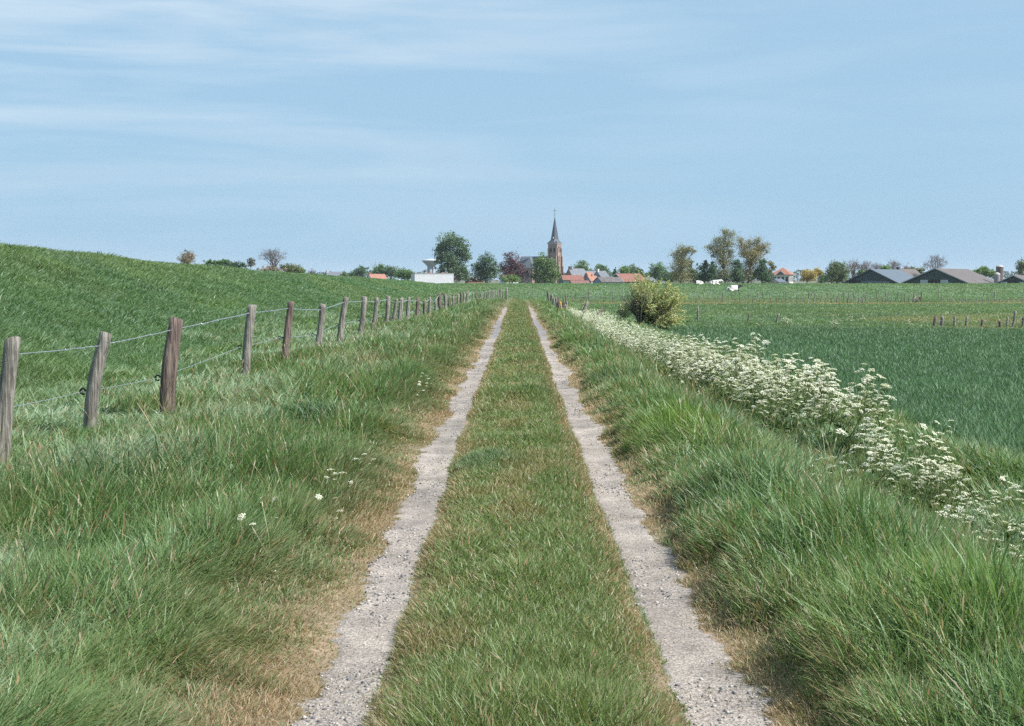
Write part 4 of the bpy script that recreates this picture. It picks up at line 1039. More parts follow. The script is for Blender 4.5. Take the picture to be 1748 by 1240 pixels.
def post(parent, foot, top, r_, m, seg=14, n=12, bury=.25, name='post', wob=.085, label=None, chips=True):
    """rough round post from foot to top (world points); parent sits unrotated"""
    rs = random.Random(int(foot.x * 991 + foot.y * 373))
    off = parent.location if parent else Vector((0, 0, 0))
    ax = top - foot; ln = ax.length; u = ax / ln
    mb = MB(); vs = []; fs = []
    ph = [rs.random() * 6.28 for _ in range(6)]
    bend = Vector((rs.gauss(0, .024), rs.gauss(0, .02), 0)) * ln
    lv = [-bury / ln] + [k / seg for k in range(seg + 1)]
    tilt = (rs.gauss(0, .10), rs.gauss(0, .10))
    X_ = u.orthogonal().normalized(); Y_ = u.cross(X_)
    for t_ in lv:
        c = foot + ax * t_ + bend * math.sin(PI * max(0, t_))
        tap = 1.04 - .10 * t_ + wob * .5 * math.sin(3.1 * t_ * 2 + ph[0])
        for j in range(n):
            a_ = 2 * PI * j / n
            rr = r_ * tap * (1 + wob * math.sin(2 * a_ + ph[1]) + wob * .7 * math.sin(3 * a_ + ph[2] + t_) + wob * .5 * math.sin(5 * a_ + ph[3] + 2 * t_))
            q = c + (X_ * math.cos(a_) + Y_ * math.sin(a_)) * rr
            if t_ >= .999: q += u * (r_ * (tilt[0] * math.cos(a_) + tilt[1] * math.sin(a_)) * 2)
            vs.append(q - off)
    k = len(lv)
    # worn, slightly rounded top
    c = foot + ax * 1.0 + u * r_ * .10
    for j in range(n):
        q = Vector(vs[(k - 1) * n + j]) + off
        vs.append(c.lerp(q + u * r_ * .12, .82) - off)
    vs.append(c + u * r_ * .06 - off)
    for i_ in range(k):
        for j in range(n): fs.append((i_ * n + j, i_ * n + (j + 1) % n, (i_ + 1) * n + (j + 1) % n, (i_ + 1) * n + j))
    for j in range(n): fs.append((k * n + j, k * n + (j + 1) % n, (k + 1) * n))
    o = mb.add(vs, fs).build(name, m, parent, True)
    if label: o['label'] = label
    return o

def wire_path(pts, sag=.02, per=8, wav=0.0, seed=1):
    rs = random.Random(seed); out_ = []
    for a_, b_ in zip(pts[:-1], pts[1:]):
        for k in range(per):
            t_ = k / per
            q = a_.lerp(b_, t_); q.z -= sag * 4 * t_ * (1 - t_)
            q += Vector((rs.gauss(0, wav), 0, rs.gauss(0, wav)))
            out_.append(q)
    return out_ + [pts[-1]]

# the long fence on the left; (top px, top py, foot px, [radius], [material])
LF = [(22, 582, -6, .083, 0), (181, 570, 150, .078, 0), (302, 545, 283, .088, 1), (431, 522, 419, .080, 0), (497, 516, 484, .076, 1), (551, 520, 541, .076, 0), (591, 508, 579, .078, 0),
      (622.5, 507, 615, .080, 0), (643, 509, 637, .08, 0), (662.6, 505.6, 658.6, .08, 0), (677, 511, 670.6, .065, 0), (685.7, 510, 682.6, .085, 0), (698, 508, 696, .08, 0), (713.8, 508.8, 712.6, .085, 1),
      (724.6, 514, 724, .07, 1), (734, 508, 733, .07, 0), (743, 511.6, 742, .06, 0)]
Z2 = [(105, 345, 125, .095, 1), (220, 355, 225, .08, 0), (300, 385, 298, .06, 1), (372, 360, 385, .06, 1), (370, 395, 362, .05, 0), (465, 355, 465, .06, 0), (510, 320, 515, .075, 1), (563, 310, 563, .06, 0), (622, 310, 617, .05, 0),
      (655, 290, 655, .06, 0), (738, 320, 740, .055, 0), (803, 310, 812, .06, 1), (885, 330, 900, .055, 0), (912, 320, 905, .055, 0), (975, 290, 945, .055, 0), (1000, 330, 990, .05, 1), (1030, 300, 1030, .05, 0),
      (1050, 282, 1048, .05, 0), (1080, 268, 1080, .055, 0), (1105, 282, 1105, .05, 0), (1130, 280, 1130, .05, 0), (1160, 268, 1158, .05, 0), (1205, 278, 1200, .055, 0), (1240, 268, 1225, .05, 1), (1265, 258, 1262, .055, 0), (1300, 268, 1295, .05, 0), (1370, 232, 1370, .11, 0)]
LF += [(740 + a_ / 10.925, 470 + b_ / 10.925, 740 + c_ / 10.925, r_, m_) for a_, b_, c_, r_, m_ in Z2]
def left_d(px):
    if px == 283: return 16.0
    xs_ = [658, 696, 724, 742, 762, 790, 814, 830, 846, 866]; ds_ = [49.6, 55.6, 58, 62, 69, 82, 96, 106, 118, 132]
    if px <= 640: return -4.85 / ray(px, 700).x
    return float(np.interp(px, [640] + xs_, [-4.85 / ray(640, 560).x] + ds_))
fence = empty('fence', (-4.85, 12, hz1(-4.85, 12)), 0, 'long fence of weathered round posts with barbed wire along the left dike', 'fence')
tops = []; lows = []
for i_, (tx, ty, fx, r_, dk) in enumerate(LF):
    d = left_d(fx)
    f = ray(fx, 600) * d; f = Vector((f.x, d, hz1(f.x, d)))
    tp = PX(tx, ty, d + .04)
    po = post(fence, f, tp, r_, W_DARK if dk else W_GREY, 14 if i_ < 12 else 5, 14 if i_ < 12 else 8, label=['dark brown post', None][0] if dk else None)
    u = (tp - f).normalized()
    hgt = (tp - f).length
    tops.append(f + u * (hgt - .13 if i_ < 14 else hgt - .1) + Vector((-.03, -r_, 0)) * 1.0)
    lo_ = f + u * (hgt - (.66 if i_ < 2 else .74) if hgt > 1.0 else hgt * .42)
    ins = lo_ + Vector((-r_ - .075, -.02, 0)); lows.append(ins)
    if i_ < 20:
        ib = MB()
        b0 = lo_ + Vector((-r_ + .01, 0, 0)); b1 = lo_ + Vector((-r_ - .035, 0, 0))
        ib.tube([b0 - fence.location, b1 - fence.location], .013, 8)
        ring_ = [ins + Vector((.032 * math.cos(a_), 0, .032 * math.sin(a_))) - fence.location for a_ in [2 * PI * k / 14 for k in range(13)]]
        ib.tube(ring_, .011, 6)
        io = ib.build('insulator', BLACKP, po, True)
topo = MB(); wp = wire_path(tops[:18], .007, 14, .0022, 3)
topo.tube([q - fence.location for q in wp], [max(.0042, .00025 * q.y) for q in wp], 5, False)
rs = random.Random(5)
for a_, b_ in zip(wp[:-1], wp[1:]):
    if a_.y > 34: break
    n_ = max(1, int((b_ - a_).length / .11))
    for k in range(n_):
        c_ = a_.lerp(b_, (k + .5) / n_) - fence.location
        for q in range(2):
            dv = Vector((rs.gauss(0, 1), rs.gauss(0, .4), rs.gauss(0, 1))).normalized() * .016
            topo.tube([c_ - dv, c_ + dv], .0018, 3, False)
topo.build('barbed_wire', WIRE, fence)
lw = MB(); wp = wire_path(lows[:18], .010, 8, .0, 4)
lw.tube([q - fence.location for q in wp], [max(.0028, .00018 * q.y) for q in wp], 5, False)
lw.build('wire', WIRE, fence)

# leaning posts at the end of the right wheel track
f2 = empty('fence', (2.2, 68, hz1(2.2, 68)), 0, 'row of old leaning posts with orange lichen where the right wheel track ends', 'fence')
for a_, b_, c_, e_, d, r_, m_ in [(305, 240, 320, 415, 96, .07, W_DARK), (318, 262, 330, 420, 92, .05, W_GREY), (345, 335, 353, 470, 86, .05, W_GREY), (352, 315, 364, 470, 83, .045, W_DARK), (365, 290, 402, 510, 78, .065, W_GREY), (395, 345, 412, 500, 76, .05, W_GREY),
                              (428, 330, 452, 530, 73, .06, W_GREY), (440, 400, 472, 565, 70, .055, W_LICH), (466, 325, 490, 560, 70, .05, W_DARK), (470, 380, 480, 560, 70.5, .05, W_GREY), (493, 398, 515, 555, 68, .055, W_LICH),
                              (540, 330, 500, 385, 72, .04, W_DARK), (555, 402, 550, 520, 72, .05, W_DARK), (572, 290, 582, 520, 73, .04, W_DARK), (568, 440, 602, 550, 68, .05, W_LICH), (592, 392, 590, 530, 70, .05, W_GREY), (545, 450, 572, 545, 69, .05, W_DARK)]:
    tp = PX(900 + a_ / 8.74, 470 + b_ / 8.74, d); ft = PX(900 + c_ / 8.74, 470 + e_ / 8.74, d)
    g_ = hz1(ft.x, d); ft.z = min(ft.z, g_ + .02) if ft.z < g_ + .5 else g_
    post(f2, ft, tp, r_, m_, 6, 9, bury=.4, label='post with orange lichen' if m_ is W_LICH else None)

def thin_fence(label, rows, r_, mats_, wires=(.85, .5), wr=.006, name='fence', seed=1):
    """rows: (top px, top py, foot px, distance)"""
    pts = []
    for tx, ty, fx, d in rows:
        f = ray(fx, 500) * d; g_ = hz1(f.x, d); pts.append((Vector((f.x, d, g_)), PX(tx, ty, d)))
    root = empty(name, pts[0][0], 0, label, 'fence')
    rs = random.Random(seed)
    for k, (f, tp) in enumerate(pts):
        if tp.z - f.z < .4: tp.z = f.z + .6
        m_ = mats_[rs.randrange(len(mats_))]
        post(root, f, tp, r_ * rs.uniform(.8, 1.2), m_, 4, 7, bury=.3)
    for wz in wires:
        wpts = [f.lerp(tp, wz) - root.location + Vector((0, -r_, 0)) for f, tp in pts]
        MB().tube(wpts, wr, 4, False).build('wire', WIRE, root)
    return root
rs = random.Random(21)
rowA = [(887, 498, 886, 176), (909.7, 497, 909, 176)] + [(x_, 495.5 + rs.uniform(-.6, 1), x_ + rs.uniform(-.8, .8), 177) for x_ in (957.5, 982, 1004.7, 1026.5, 1046, 1064, 1082)] + \
       [(1180 + x_ / 5.827, 480 + 110 / 5.827 + rs.uniform(-1, .8), 1180 + (x_ + rs.uniform(-6, 6)) / 5.827, 177) for x_ in (30, 125, 215, 315, 405, 485, 570, 660, 712, 783, 855, 925, 1000, 1057, 1115, 1165, 1230, 1300, 1360, 1415, 1467, 1520, 1570, 1620, 1670, 1720)] + \
       [(1440 + x_ / 5.675, 499 + rs.uniform(-.8, .8), 1440 + x_ / 5.675, 177) for x_ in (320, 415, 525, 600, 680, 755)]
thin_fence('upper far fence of thin posts along the foot of the cross dike', sorted(rowA, key=lambda q: q[0]), .055, [W_DARK, W_GREY], seed=2)
rowB = [(900 + a_ / 8.74, 470 + b_ / 8.74, 900 + c_ / 8.74, 150) for a_, b_, c_ in ((668, 315, 670), (838, 305, 790), (935, 300, 905), (1040, 290, 1010), (1158, 310, 1133), (1298, 310, 1255))] + \
       [(1180 + x_ / 5.827, 480 + (160 + rs.uniform(-6, 10)) / 5.827, 1180 + (x_ + rs.uniform(-5, 8)) / 5.827, 149) for x_ in (48, 112, 180, 246, 305, 378, 435, 480, 556, 612, 678, 738, 788, 845, 897, 942, 996, 1055, 1105, 1158, 1215, 1250, 1290, 1340, 1392, 1445, 1476, 1515, 1557, 1600, 1635, 1668, 1705, 1740)] + \
       [(1440 + x_ / 5.675, 490 + (100 + rs.uniform(-8, 12)) / 5.675, 1440 + (x_ + rs.uniform(-4, 4)) / 5.675, 150) for x_ in (148, 183, 260, 330, 375, 410, 468, 502, 560, 592, 630, 668, 705, 745)]
thin_fence('lower far fence of close-set dark posts along the bleached grass strip', sorted(rowB, key=lambda q: q[0]), .05, [W_DARK, W_DARK, W_GREY], seed=3)
thin_fence('far fence of pale posts continuing right beyond the leaning planks', [(1440 + x_ / 5.675, 490 + y_ / 5.675, 1440 + x_ / 5.675, 151) for x_, y_ in ((955, 95), (1012, 105), (1055, 128), (1130, 130), (1190, 135), (1290, 135), (1348, 145), (1405, 145), (1465, 140), (1515, 140), (1590, 135), (1665, 140), (1735, 125))], .05, [W_GREY], seed=4)
thin_fence('wire fence of three widely spaced posts right of the hawthorn', [(1191.5, 525, 1192, 79), (1279.5, 534.5, 1277.5, 79), (1329.5, 536, 1326, 78)], .06, [W_GREY, W_DARK], seed=6, wires=(.8, .5))
thin_fence('short fence of stubby old posts and one tall leaning post at the right edge', [(1440 + a_ / 5.675, 490 + b_ / 5.675, 1440 + c_ / 5.675, d) for a_, b_, c_, d in ((890, 355, 882, 72), (955, 350, 955, 73), (1075, 340, 1080, 74), (1198, 345, 1198, 74), (1350, 315, 1348, 74), (1510, 330, 1522, 72), (1590, 360, 1588, 73), (1665, 235, 1640, 72), (1745, 350, 1745, 73))], .08, [W_GREY, W_DARK], seed=5, wires=(.62,))
thin_fence('short row of white stakes on the meadow rise at the far right', [(1440 + a_ / 5.675, 490 + b_ / 5.675, 1440 + a_ / 5.675, 190) for a_, b_ in ((755, 18), (920, 14), (1358, 58), (1465, 42))], .08, [W_GREY], wires=(), seed=8)

# broken trunk, dark branch, planks
def log(name, label, cat, pts, rads, m, d):
    P_ = [PX(a_, b_, d + e_) for a_, b_, e_ in pts]
    base = P_[0].copy(); base.z = hz1(base.x, base.y)
    P_[0].z = min(P_[0].z, base.z + .02)
    root = empty(name, base, 0, label, cat)
    mb = MB(); mb.tube([q - base for q in P_], rads, 8); mb.build('trunk', m, root, True)
    return root
lg = log('broken_stump', 'pale broken leaning stump between the leaning posts and the hawthorn', 'tree stump', [(995, 537, 0), (998, 528, .1), (1001, 520, .1), (1004, 514, .1)], [.13, .11, .09, .03], W_GREY, 66)
mb = MB(); mb.tube([PX(1000, 521, 66.1) - lg.location, PX(995, 519, 66.1) - lg.location], [.05, .02], 6); mb.tube([PX(1000, 520, 66.1) - lg.location, PX(1006, 522, 66.1) - lg.location], [.05, .02], 6); mb.build('branch', W_GREY, lg, True)
log('fallen_branch', 'dark forked dead branch rising from the flowers left of the hawthorn', 'branch', [(1008, 541, 0), (1020, 538, 0), (1026, 534, .1), (1033, 526, .1)], [.09, .11, .10, .03], W_DARK, 62)
log('plank', 'pale leaning plank at the right end of the close-set far fence', 'plank', [(1557, 515, 0), (1560, 511, .1), (1564, 508, .1)], [.10, .10, .10], W_GREY, 150)
log('plank', 'dark leaning plank beside the pale one at the far fence', 'plank', [(1562, 516, 0), (1566, 512, .1), (1571, 508, .1)], [.12, .12, .10], W_DARK, 150)
log('beam', 'long pale beam lying in the far meadow', 'beam', [(1641, 520, 0), (1649, 519.6, 0), (1656, 519, 0)], [.09, .10, .09], W_GREY, 146)

# ------------------------------------------------------------------ hawthorn
def hawthorn():
    d = 62.0; k = d / F
    foot = PX(1106, 552, d); foot.z = hz1(foot.x, d) - .02
    root = empty('hawthorn_bush', foot, 0, 'large straggly yellow-green hawthorn bush with creamy blossom at the field corner', 'bush')
    def W(px, py, dy=0): q = PX(px, py, d) - foot; q.y = dy; return q
    mb = MB(); P = []; Cc = []
    rs = np.random.default_rng(5)
    yg = np.array([(.30, .33, .10), (.37, .38, .14), (.22, .27, .08), (.43, .43, .23)])
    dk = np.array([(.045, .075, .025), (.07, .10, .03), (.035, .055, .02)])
    cream = np.array([(.62, .60, .45), (.52, .50, .32)])
    tips = [(1096, 468), (1092, 478), (1100, 474), (1110, 480), (1118, 486), (1128, 488), (1140, 484), (1150, 486), (1158, 494), (1165, 500), (1167, 508), (1160, 516), (1164, 522), (1166, 532), (1160, 541), (1154, 548), (1140, 545), (1130, 550), (1145, 500), (1135, 508),
            (1148, 525), (1125, 500), (1115, 505), (1105, 498), (1120, 520), (1132, 530), (1108, 520), (1145, 536), (1100, 488), (1086, 490), (1120, 540), (1110, 548), (1155, 508), (1138, 518), (1128, 543), (1172, 545), (1174, 510)]
    for (tx, ty) in tips:
        for r_ in range(5):
            dy = float(rs.normal(0, .75))
            tip = W(1106 + (tx - 1112) * 1.08 + rs.normal(0, 6), ty + rs.normal(0, 5), dy)
            st_ = Vector((rs.normal(0, .25) + (tx - 1110) * k * .15, rs.normal(0, .2), .1))
            mid_ = st_.lerp(tip, .55) + Vector((0, 0, .20 * (tip - st_).length))
            mb.tube([st_, st_.lerp(mid_, .6) + Vector((0, 0, .05)), mid_, tip], [.028, .018, .010, .004], 4, False)
            n = 135; t_ = rs.random(n) ** .6
            a_ = np.array(mid_); b_ = np.array(tip); s0 = np.array(st_)
            base = (1 - t_[:, None]) ** 2 * s0 + 2 * t_[:, None] * (1 - t_[:, None]) * a_ + t_[:, None] ** 2 * b_
            q = base + rs.normal(size=(n, 3)) * (.085 - .055 * t_[:, None])
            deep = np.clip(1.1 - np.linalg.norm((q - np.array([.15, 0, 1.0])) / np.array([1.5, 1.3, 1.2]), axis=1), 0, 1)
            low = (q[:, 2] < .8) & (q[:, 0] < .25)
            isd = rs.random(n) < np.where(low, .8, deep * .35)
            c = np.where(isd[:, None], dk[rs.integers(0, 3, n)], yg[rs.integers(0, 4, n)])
            cr = rs.random(n) < (.12 if ty > 515 else .04)
            c = np.where(cr[:, None], cream[rs.integers(0, 2, n)], c)
            P.append(q); Cc.append(c)
    # low dark heart and the blossoming left flank
    def blob(cx, cy, rx, ry, n, pal, sh=1.0):
        c0 = np.array(W(cx, cy)); dv = rs.normal(size=(n, 3)); dv /= np.linalg.norm(dv, axis=1)[:, None]
        q = c0 + dv * (rs.random(n) ** .45)[:, None] * np.array([rx * k, max(rx, ry) * k * .8, ry * k])
        P.append(q); Cc.append(pal[rs.integers(0, len(pal), n)])
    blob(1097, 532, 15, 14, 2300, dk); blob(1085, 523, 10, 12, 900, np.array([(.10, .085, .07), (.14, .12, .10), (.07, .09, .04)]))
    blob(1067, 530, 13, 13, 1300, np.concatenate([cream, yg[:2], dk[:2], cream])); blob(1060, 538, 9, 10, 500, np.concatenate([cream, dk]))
    blob(1110, 545, 20, 8, 1600, np.concatenate([dk, yg[:2]])); blob(1146, 545, 16, 9, 900, np.concatenate([cream, yg]))
    for q in range(70):    # bare grey twigs on the upper left
        t_ = W(1070 + rs.normal(6, 10), 505 + rs.normal(0, 11), float(rs.normal(0, .4)))
        mb.tube([Vector((-.2, 0, .2)), Vector((-.2, 0, .2)).lerp(t_, .6) + Vector((0, 0, .06)), t_], [.02, .012, .005], 3, False)
    mb.build('branches', mat('hawthorn_bark', (.17, .145, .125), .9, 4, .3), root)
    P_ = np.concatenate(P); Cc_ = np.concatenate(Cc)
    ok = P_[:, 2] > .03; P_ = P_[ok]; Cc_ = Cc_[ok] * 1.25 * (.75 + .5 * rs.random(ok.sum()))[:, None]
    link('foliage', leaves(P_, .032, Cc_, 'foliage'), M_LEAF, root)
hawthorn()

# ------------------------------------------------------------------ cow parsley
def umbel_mesh(seed, R_=.034, n=13, dense=1.0):
    rs = np.random.default_rng(seed)
    V = []; Cc = []
    mb = MB()
    for k in range(n):
        a_ = k * 2.4; rr = R_ * math.sqrt((k + .5) / n)
        cx, cy = rr * math.cos(a_), rr * math.sin(a_); cz = .012 - .35 * rr
        mb.tube([(0, 0, -.045), (cx, cy, cz - .004)], .0007, 3, False, col=(.14, .20, .06))
        for j in range(int(7 * dense)):
            b_ = rs.random() * 6.28; q = .009 * math.sqrt(rs.random())
            px_, py_ = cx + q * math.cos(b_), cy + q * math.sin(b_); pz = cz + rs.normal(0, .0015)
            s_ = .0038 * (.8 + .5 * rs.random()); ph = rs.random() * 3; tz_ = rs.normal(0, .4, 2)
            vs = [(px_ + s_ * math.cos(ph + t_), py_ + s_ * math.sin(ph + t_), pz + s_ * (tz_[0] * math.cos(ph + t_) + tz_[1] * math.sin(ph + t_))) for t_ in (0, PI / 2, PI, 3 * PI / 2)]
            w_ = .66 + .2 * rs.random()
            mb.add(vs, [(0, 1, 2, 3)], (w_, w_, w_ * .86))
    return mb.mesh('umbel')
UM = [umbel_mesh(s_, .030 + .004 * s_) for s_ in range(4)]
for m_ in UM: m_.materials.append(M_PETAL)

def parsley_proto(seed, H=1.0, heads=9, spread=.30, leafy=1.0, lean=0.0):
    """returns (stem mesh, leaf mesh, umbel placements)"""
    rs = random.Random(seed); sm = MB(); lm = MB(); um = []
    g = (.16, .21, .075)
    top = Vector((lean * H, rs.gauss(0, .04), H * .62))
    pm = [Vector((0, 0, 0)), Vector((lean * H * .3, 0, H * .3)), top]
    sm.tube(pm, [.0065, .0055, .0045], 6, False, col=g)
    for k in range(heads):
        t_ = rs.uniform(.35, 1.0); s_ = pm[1].lerp(top, t_) if t_ > .4 else pm[0].lerp(pm[1], t_ + .5)
        a_ = k * 2.4 + rs.gauss(0, .3); q = spread * math.sqrt((k + .7) / heads)
        e_ = Vector((top.x + q * math.cos(a_), top.y + q * math.sin(a_), H * (1 - .42 * (q / spread) ** 1.6 * rs.uniform(.5, 1.2))))
        m_ = s_.lerp(e_, .5) + Vector((.3 * (e_.x - s_.x), .3 * (e_.y - s_.y), -.02))
        sm.tube([s_, m_, e_ - Vector((0, 0, .04))], [.0035, .003, .0018], 4, False, col=g)
        um.append((e_, rs.randrange(4), rs.uniform(.75, 1.5), (rs.gauss(0, .28), rs.gauss(0, .28), rs.random() * 6)))
        if rs.random() < .5:
            o_ = e_ + Vector((rs.gauss(0, .05), rs.gauss(0, .05), rs.uniform(-.09, -.02)))
            sm.tube([m_, o_ - Vector((0, 0, .04))], [.0025, .0015], 3, False, col=g)
            um.append((o_, rs.randrange(4), rs.uniform(.6, .95), (rs.gauss(0, .3), rs.gauss(0, .3), rs.random() * 6)))
    for k in range(int(9 * leafy)):       # ferny leaves
        a_ = rs.random() * 6.28; z_ = rs.uniform(.02, .55) * H
        s_ = Vector((lean * z_, 0, z_)); ln = rs.uniform(.12, .26)
        dv = Vector((math.cos(a_), math.sin(a_), rs.uniform(.1, .6))).normalized()
        for j in range(13):
            t_ = .25 + .75 * j / 13; c_ = s_ + dv * ln * t_ + Vector((0, 0, -.10 * ln * t_ * t_))
            wd = .065 * (1.15 - t_)
            for sg in (-1, 1):
                sd = Vector((-dv.y, dv.x, rs.gauss(0, .2))) * sg
                f_ = dv * .014
                tip = c_ + sd * wd + dv * .02
                c0 = (.07 * rs.uniform(.8, 1.3), .125 * rs.uniform(.8, 1.2), .035)
                lm.add([c_ - f_, tip, c_ + f_], [(0, 1, 2)], c0)
    return sm.mesh('stem'), (lm.mesh('leaf_spray') if lm.v else None), um

PROTO = [parsley_proto(s_, .92 + .05 * (s_ % 4), 12 + s_ % 4, .22 + .03 * (s_ % 3), .8, [-.1, .05, .12, 0, -.05, .15, .02, -.12][s_]) for s_ in range(8)]
PROTO += [parsley_proto(20 + s_, .92 + .05 * (s_ % 4), 5 + s_ % 2, .24, .25, [-.12, .1, .18, -.05][s_]) for s_ in range(4)]
for sm, lm, um in PROTO:
    sm.materials.append(M_LEAF)
    if lm: lm.materials.append(M_LEAF)
ROOTS = {}
def parsley(proto, x, y, rz, scale, label, group=None, zoff=0.0):
    loc = Vector((x, y, hz1(x, y) + zoff - .01))
    if proto in ROOTS:
        r_ = copy_tree(ROOTS[proto]); r_.location = loc; r_.rotation_euler = (0, 0, rz)
    else:
        r_ = empty('cow_parsley', loc, rz)
        sm, lm, um = PROTO[proto]
        link('stem', sm, None, r_)
        if lm: link('foliage', lm, None, r_)
        for e_, k, s_, rt in um:
            u_ = link('umbel', UM[k], None, r_); u_.location = e_; u_.scale = (s_, s_, s_); u_.rotation_euler = rt
        ROOTS[proto] = r_
    r_.scale = (scale, scale, scale)
    tl = random.Random(int(x * 977 + y * 131)); r_.rotation_euler = (tl.gauss(0, .11), tl.gauss(0, .11), rz)
    for k_ in ('label', 'category', 'group'):
        if k_ in r_: del r_[k_]
    return tag(r_, label, 'flower', group)

# the dense band; its near edge and far edge in plan
rs = random.Random(77)
NB = 0
def band_x(y):   # left and right limits of the band at distance y
    return (np.interp(y, [9, 12.5, 14, 16, 20, 24, 30, 45, 66], [4, 4.1, 3.85, 3.4, 2.9, 2.75, 2.55, 2.3, 2.5]), np.interp(y, [9, 12.5, 14, 16, 20, 30, 45, 66], [4.4, 4.6, 4.7, 4.6, 4.3, 4.1, 4.2, 4.4]))
spots = []
while len(spots) < 262:
    q = rs.random()
    y = rs.uniform(12.5, 15.3) if q < .06 else (rs.uniform(16.1, 25) if q < .58 else 25 + 29 * rs.random() ** 1.2)
    if fnoise(np.array([y / 1.1]), np.array([rs.random() * .5 + 3]), 88, 2)[0] < .44 and rs.random() < .75: continue
    a_, b_ = band_x(y); x = rs.uniform(a_, b_) + rs.gauss(0, .22)
    spots.append((x, y))
for k, (x, y) in enumerate(spots):
    sc_ = rs.uniform(.68, 1.18) * (.98 if x < 3.2 else 1.12) * (.85 if x < 3.0 else 1)
    a_, b_ = band_x(y); t_ = (x - a_) / (b_ - a_)
    sc_ *= (.88 + .14 * t_) * float(np.interp(y, [16, 22, 28, 36, 50], [1.05, 1.0, .85, .68, .55]))
    if y < 15.8: sc_ *= .9
    lab = 'white cow parsley %s %s' % ('on the track side' if t_ < .3 else ('on the crop side' if t_ > .7 else 'in the middle'),
        'of the sparse nearest end of the flower band' if y < 15.8 else ('of the dense near part of the flower band' if y < 22 else ('of the dense far part of the flower band' if y < 36 else 'of the flower band before the hawthorn')))
    parsley(k % 8, x, y, rs.random() * 6.28, sc_, lab, 'cow parsley in the dense band')
# beyond about 300 plants the band goes on as one mass
def far_band(n):
    y = 30 + 36 * rng.random(n) ** .9
    a_, b_ = band_x(y); x = a_ + (b_ - a_) * rng.random(n)
    k = fnoise(x / .5, y / .9, 401, 2) > .46; x, y = x[k], y[k]
    g0 = height(x, y)
    z = g0 + (.26 + .34 * rng.random(len(x))) * np.interp(x, [2.3, 3.0, 4.2], [.7, 1, 1.35])
    m = len(x)
    q = 5
    P_ = np.repeat(np.stack([x, y, z], 1), q, 0) + rng.normal(size=(m * q, 3)) * np.array([.028, .028, .008])
    w_ = .66 + .2 * rng.random(m * q)
    return leaves(P_, .019, np.stack([w_, w_, w_ * .80], 1) * .9, 'flower_band')
o = link('distant_cow_parsley', far_band(5200), M_PETAL)
tag(o, 'far continuation of the white cow parsley band towards the leaning posts', 'flowers', kind='stuff')

def at_px(px, py_head, hgt, lo=4, hi=80):
    """ground spot whose plant head of height hgt shows at the pixel"""
    r_ = ray(px, py_head); d = np.linspace(lo, hi, 6000)
    g = EYE + r_.z * d - height(r_.x * d, d) - hgt
    k = int(np.argmax(g <= 0)); return float(r_.x * d[k]), float(d[k])
NEAR = [  # px, head py, height, prototype, label
    (1726, 815, .95, 3, 'tall cow parsley with the highest flower head at the right edge'),
    (1742, 880, .90, 1, 'bushy cow parsley cut by the right edge of the photo, upper one'),
    (1738, 950, .85, 6, 'cow parsley cut by the right edge, lowest full cluster'),
    (1700, 905, .80, 0, 'cow parsley left of the bushy ones by the right edge'),
    (1660, 858, .55, 2, 'small cow parsley with flat heads above the dark ditch'),
    (1625, 870, .45, 4, 'leftmost small cow parsley above the dark ditch at lower right'),
    (1628, 922, .40, 5, 'low cow parsley in the tall grass below the dark ditch'),
    (1690, 940, .55, 7, 'cow parsley with a long pale bare stem in the tall grass at lower right'),
    (1712, 868, .9, 1, 'cow parsley between the tallest one and the bushy ones at the right edge'),
    (1728, 918, .9, 3, 'cow parsley at mid height of the cluster by the right edge'),
    (1672, 892, .9, 6, 'cow parsley leaning over the dark ditch, left of the right edge cluster'),
    (1490, 655, .95, 0, 'lone tall cow parsley standing against the dark crop, left one'),
    (1622, 712, .90, 3, 'thin cow parsley against the crop near the field edge'),
    (1590, 722, .90, 5, 'pale cow parsley just left of the thin one at the field edge'),
    (1283, 580, 1.05, 2, 'cow parsley rising highest from the band against the dark crop'),
    (1378, 620, 1.0, 6, 'cow parsley at the upper right shoulder of the band'),
    (1420, 768, .45, 4, 'isolated cow parsley in front of the band, near its gap'),
    (1404, 790, .35, 1, 'lowest isolated cow parsley in front of the band'),
    (1500, 745, .85, 7, 'cow parsley at the middle of the sparse lower band'),
    (1555, 812, .45, 2, 'cow parsley at the lower tip of the sparse band'),
    (1600, 740, .9, 0, 'full cow parsley at the right end of the sparse band'),
    (1135, 615, .5, 5, 'small cow parsley standing alone left of the dense band'),
    (556, 786, .42, 4, 'small cow parsley with four white heads in the left verge'),
    (582, 828, .36, 2, 'lower cow parsley with fading heads near the left wheel track'),
    (474, 836, .40, 6, 'cow parsley with one tall head in the left verge'),
    (452, 868, .38, 1, 'creamy cow parsley lowest in the left verge'),
    (728, 650, .45, 3, 'distant cow parsley cluster in the left verge beside the brown grass'),
    (722, 632, .45, 7, 'slender cow parsley just behind the left verge cluster'),
    (640, 760, .35, 0, 'small yellowish cow parsley near the left wheel track'),
    (14, 787, .30, 5, 'cow parsley at the foot of the leftmost post'),
]
for px, py, hh, pr_, lab in NEAR:
    if not (1280 < px < 1400 or px > 1705): pr_ = 8 + pr_ % 4
    x, y = at_px(px, py, hh, 8.8 if px > 1380 else 4)
    if px > 1600 and py > 800:       # these rise out of the ditch, their feet hidden in it
        q = PX(px, py, 9.2 + (px % 7) * .12); H_ = .92 + .05 * (pr_ % 4); k_ = .78 + .03 * (px % 5)
        parsley(pr_, q.x, q.y, (px * 1.7) % 6.28, k_, lab, zoff=q.z - hz1(q.x, q.y) - k_ * H_ * .97)
        continue
    H_ = .92 + .05 * (pr_ % 4); k_ = max(.72 if px > 900 else .5, hh / H_)
    parsley(pr_, x, y, (px * 1.7) % 6.28, k_, lab, zoff=hh - k_ * H_)
rs2 = random.Random(9)
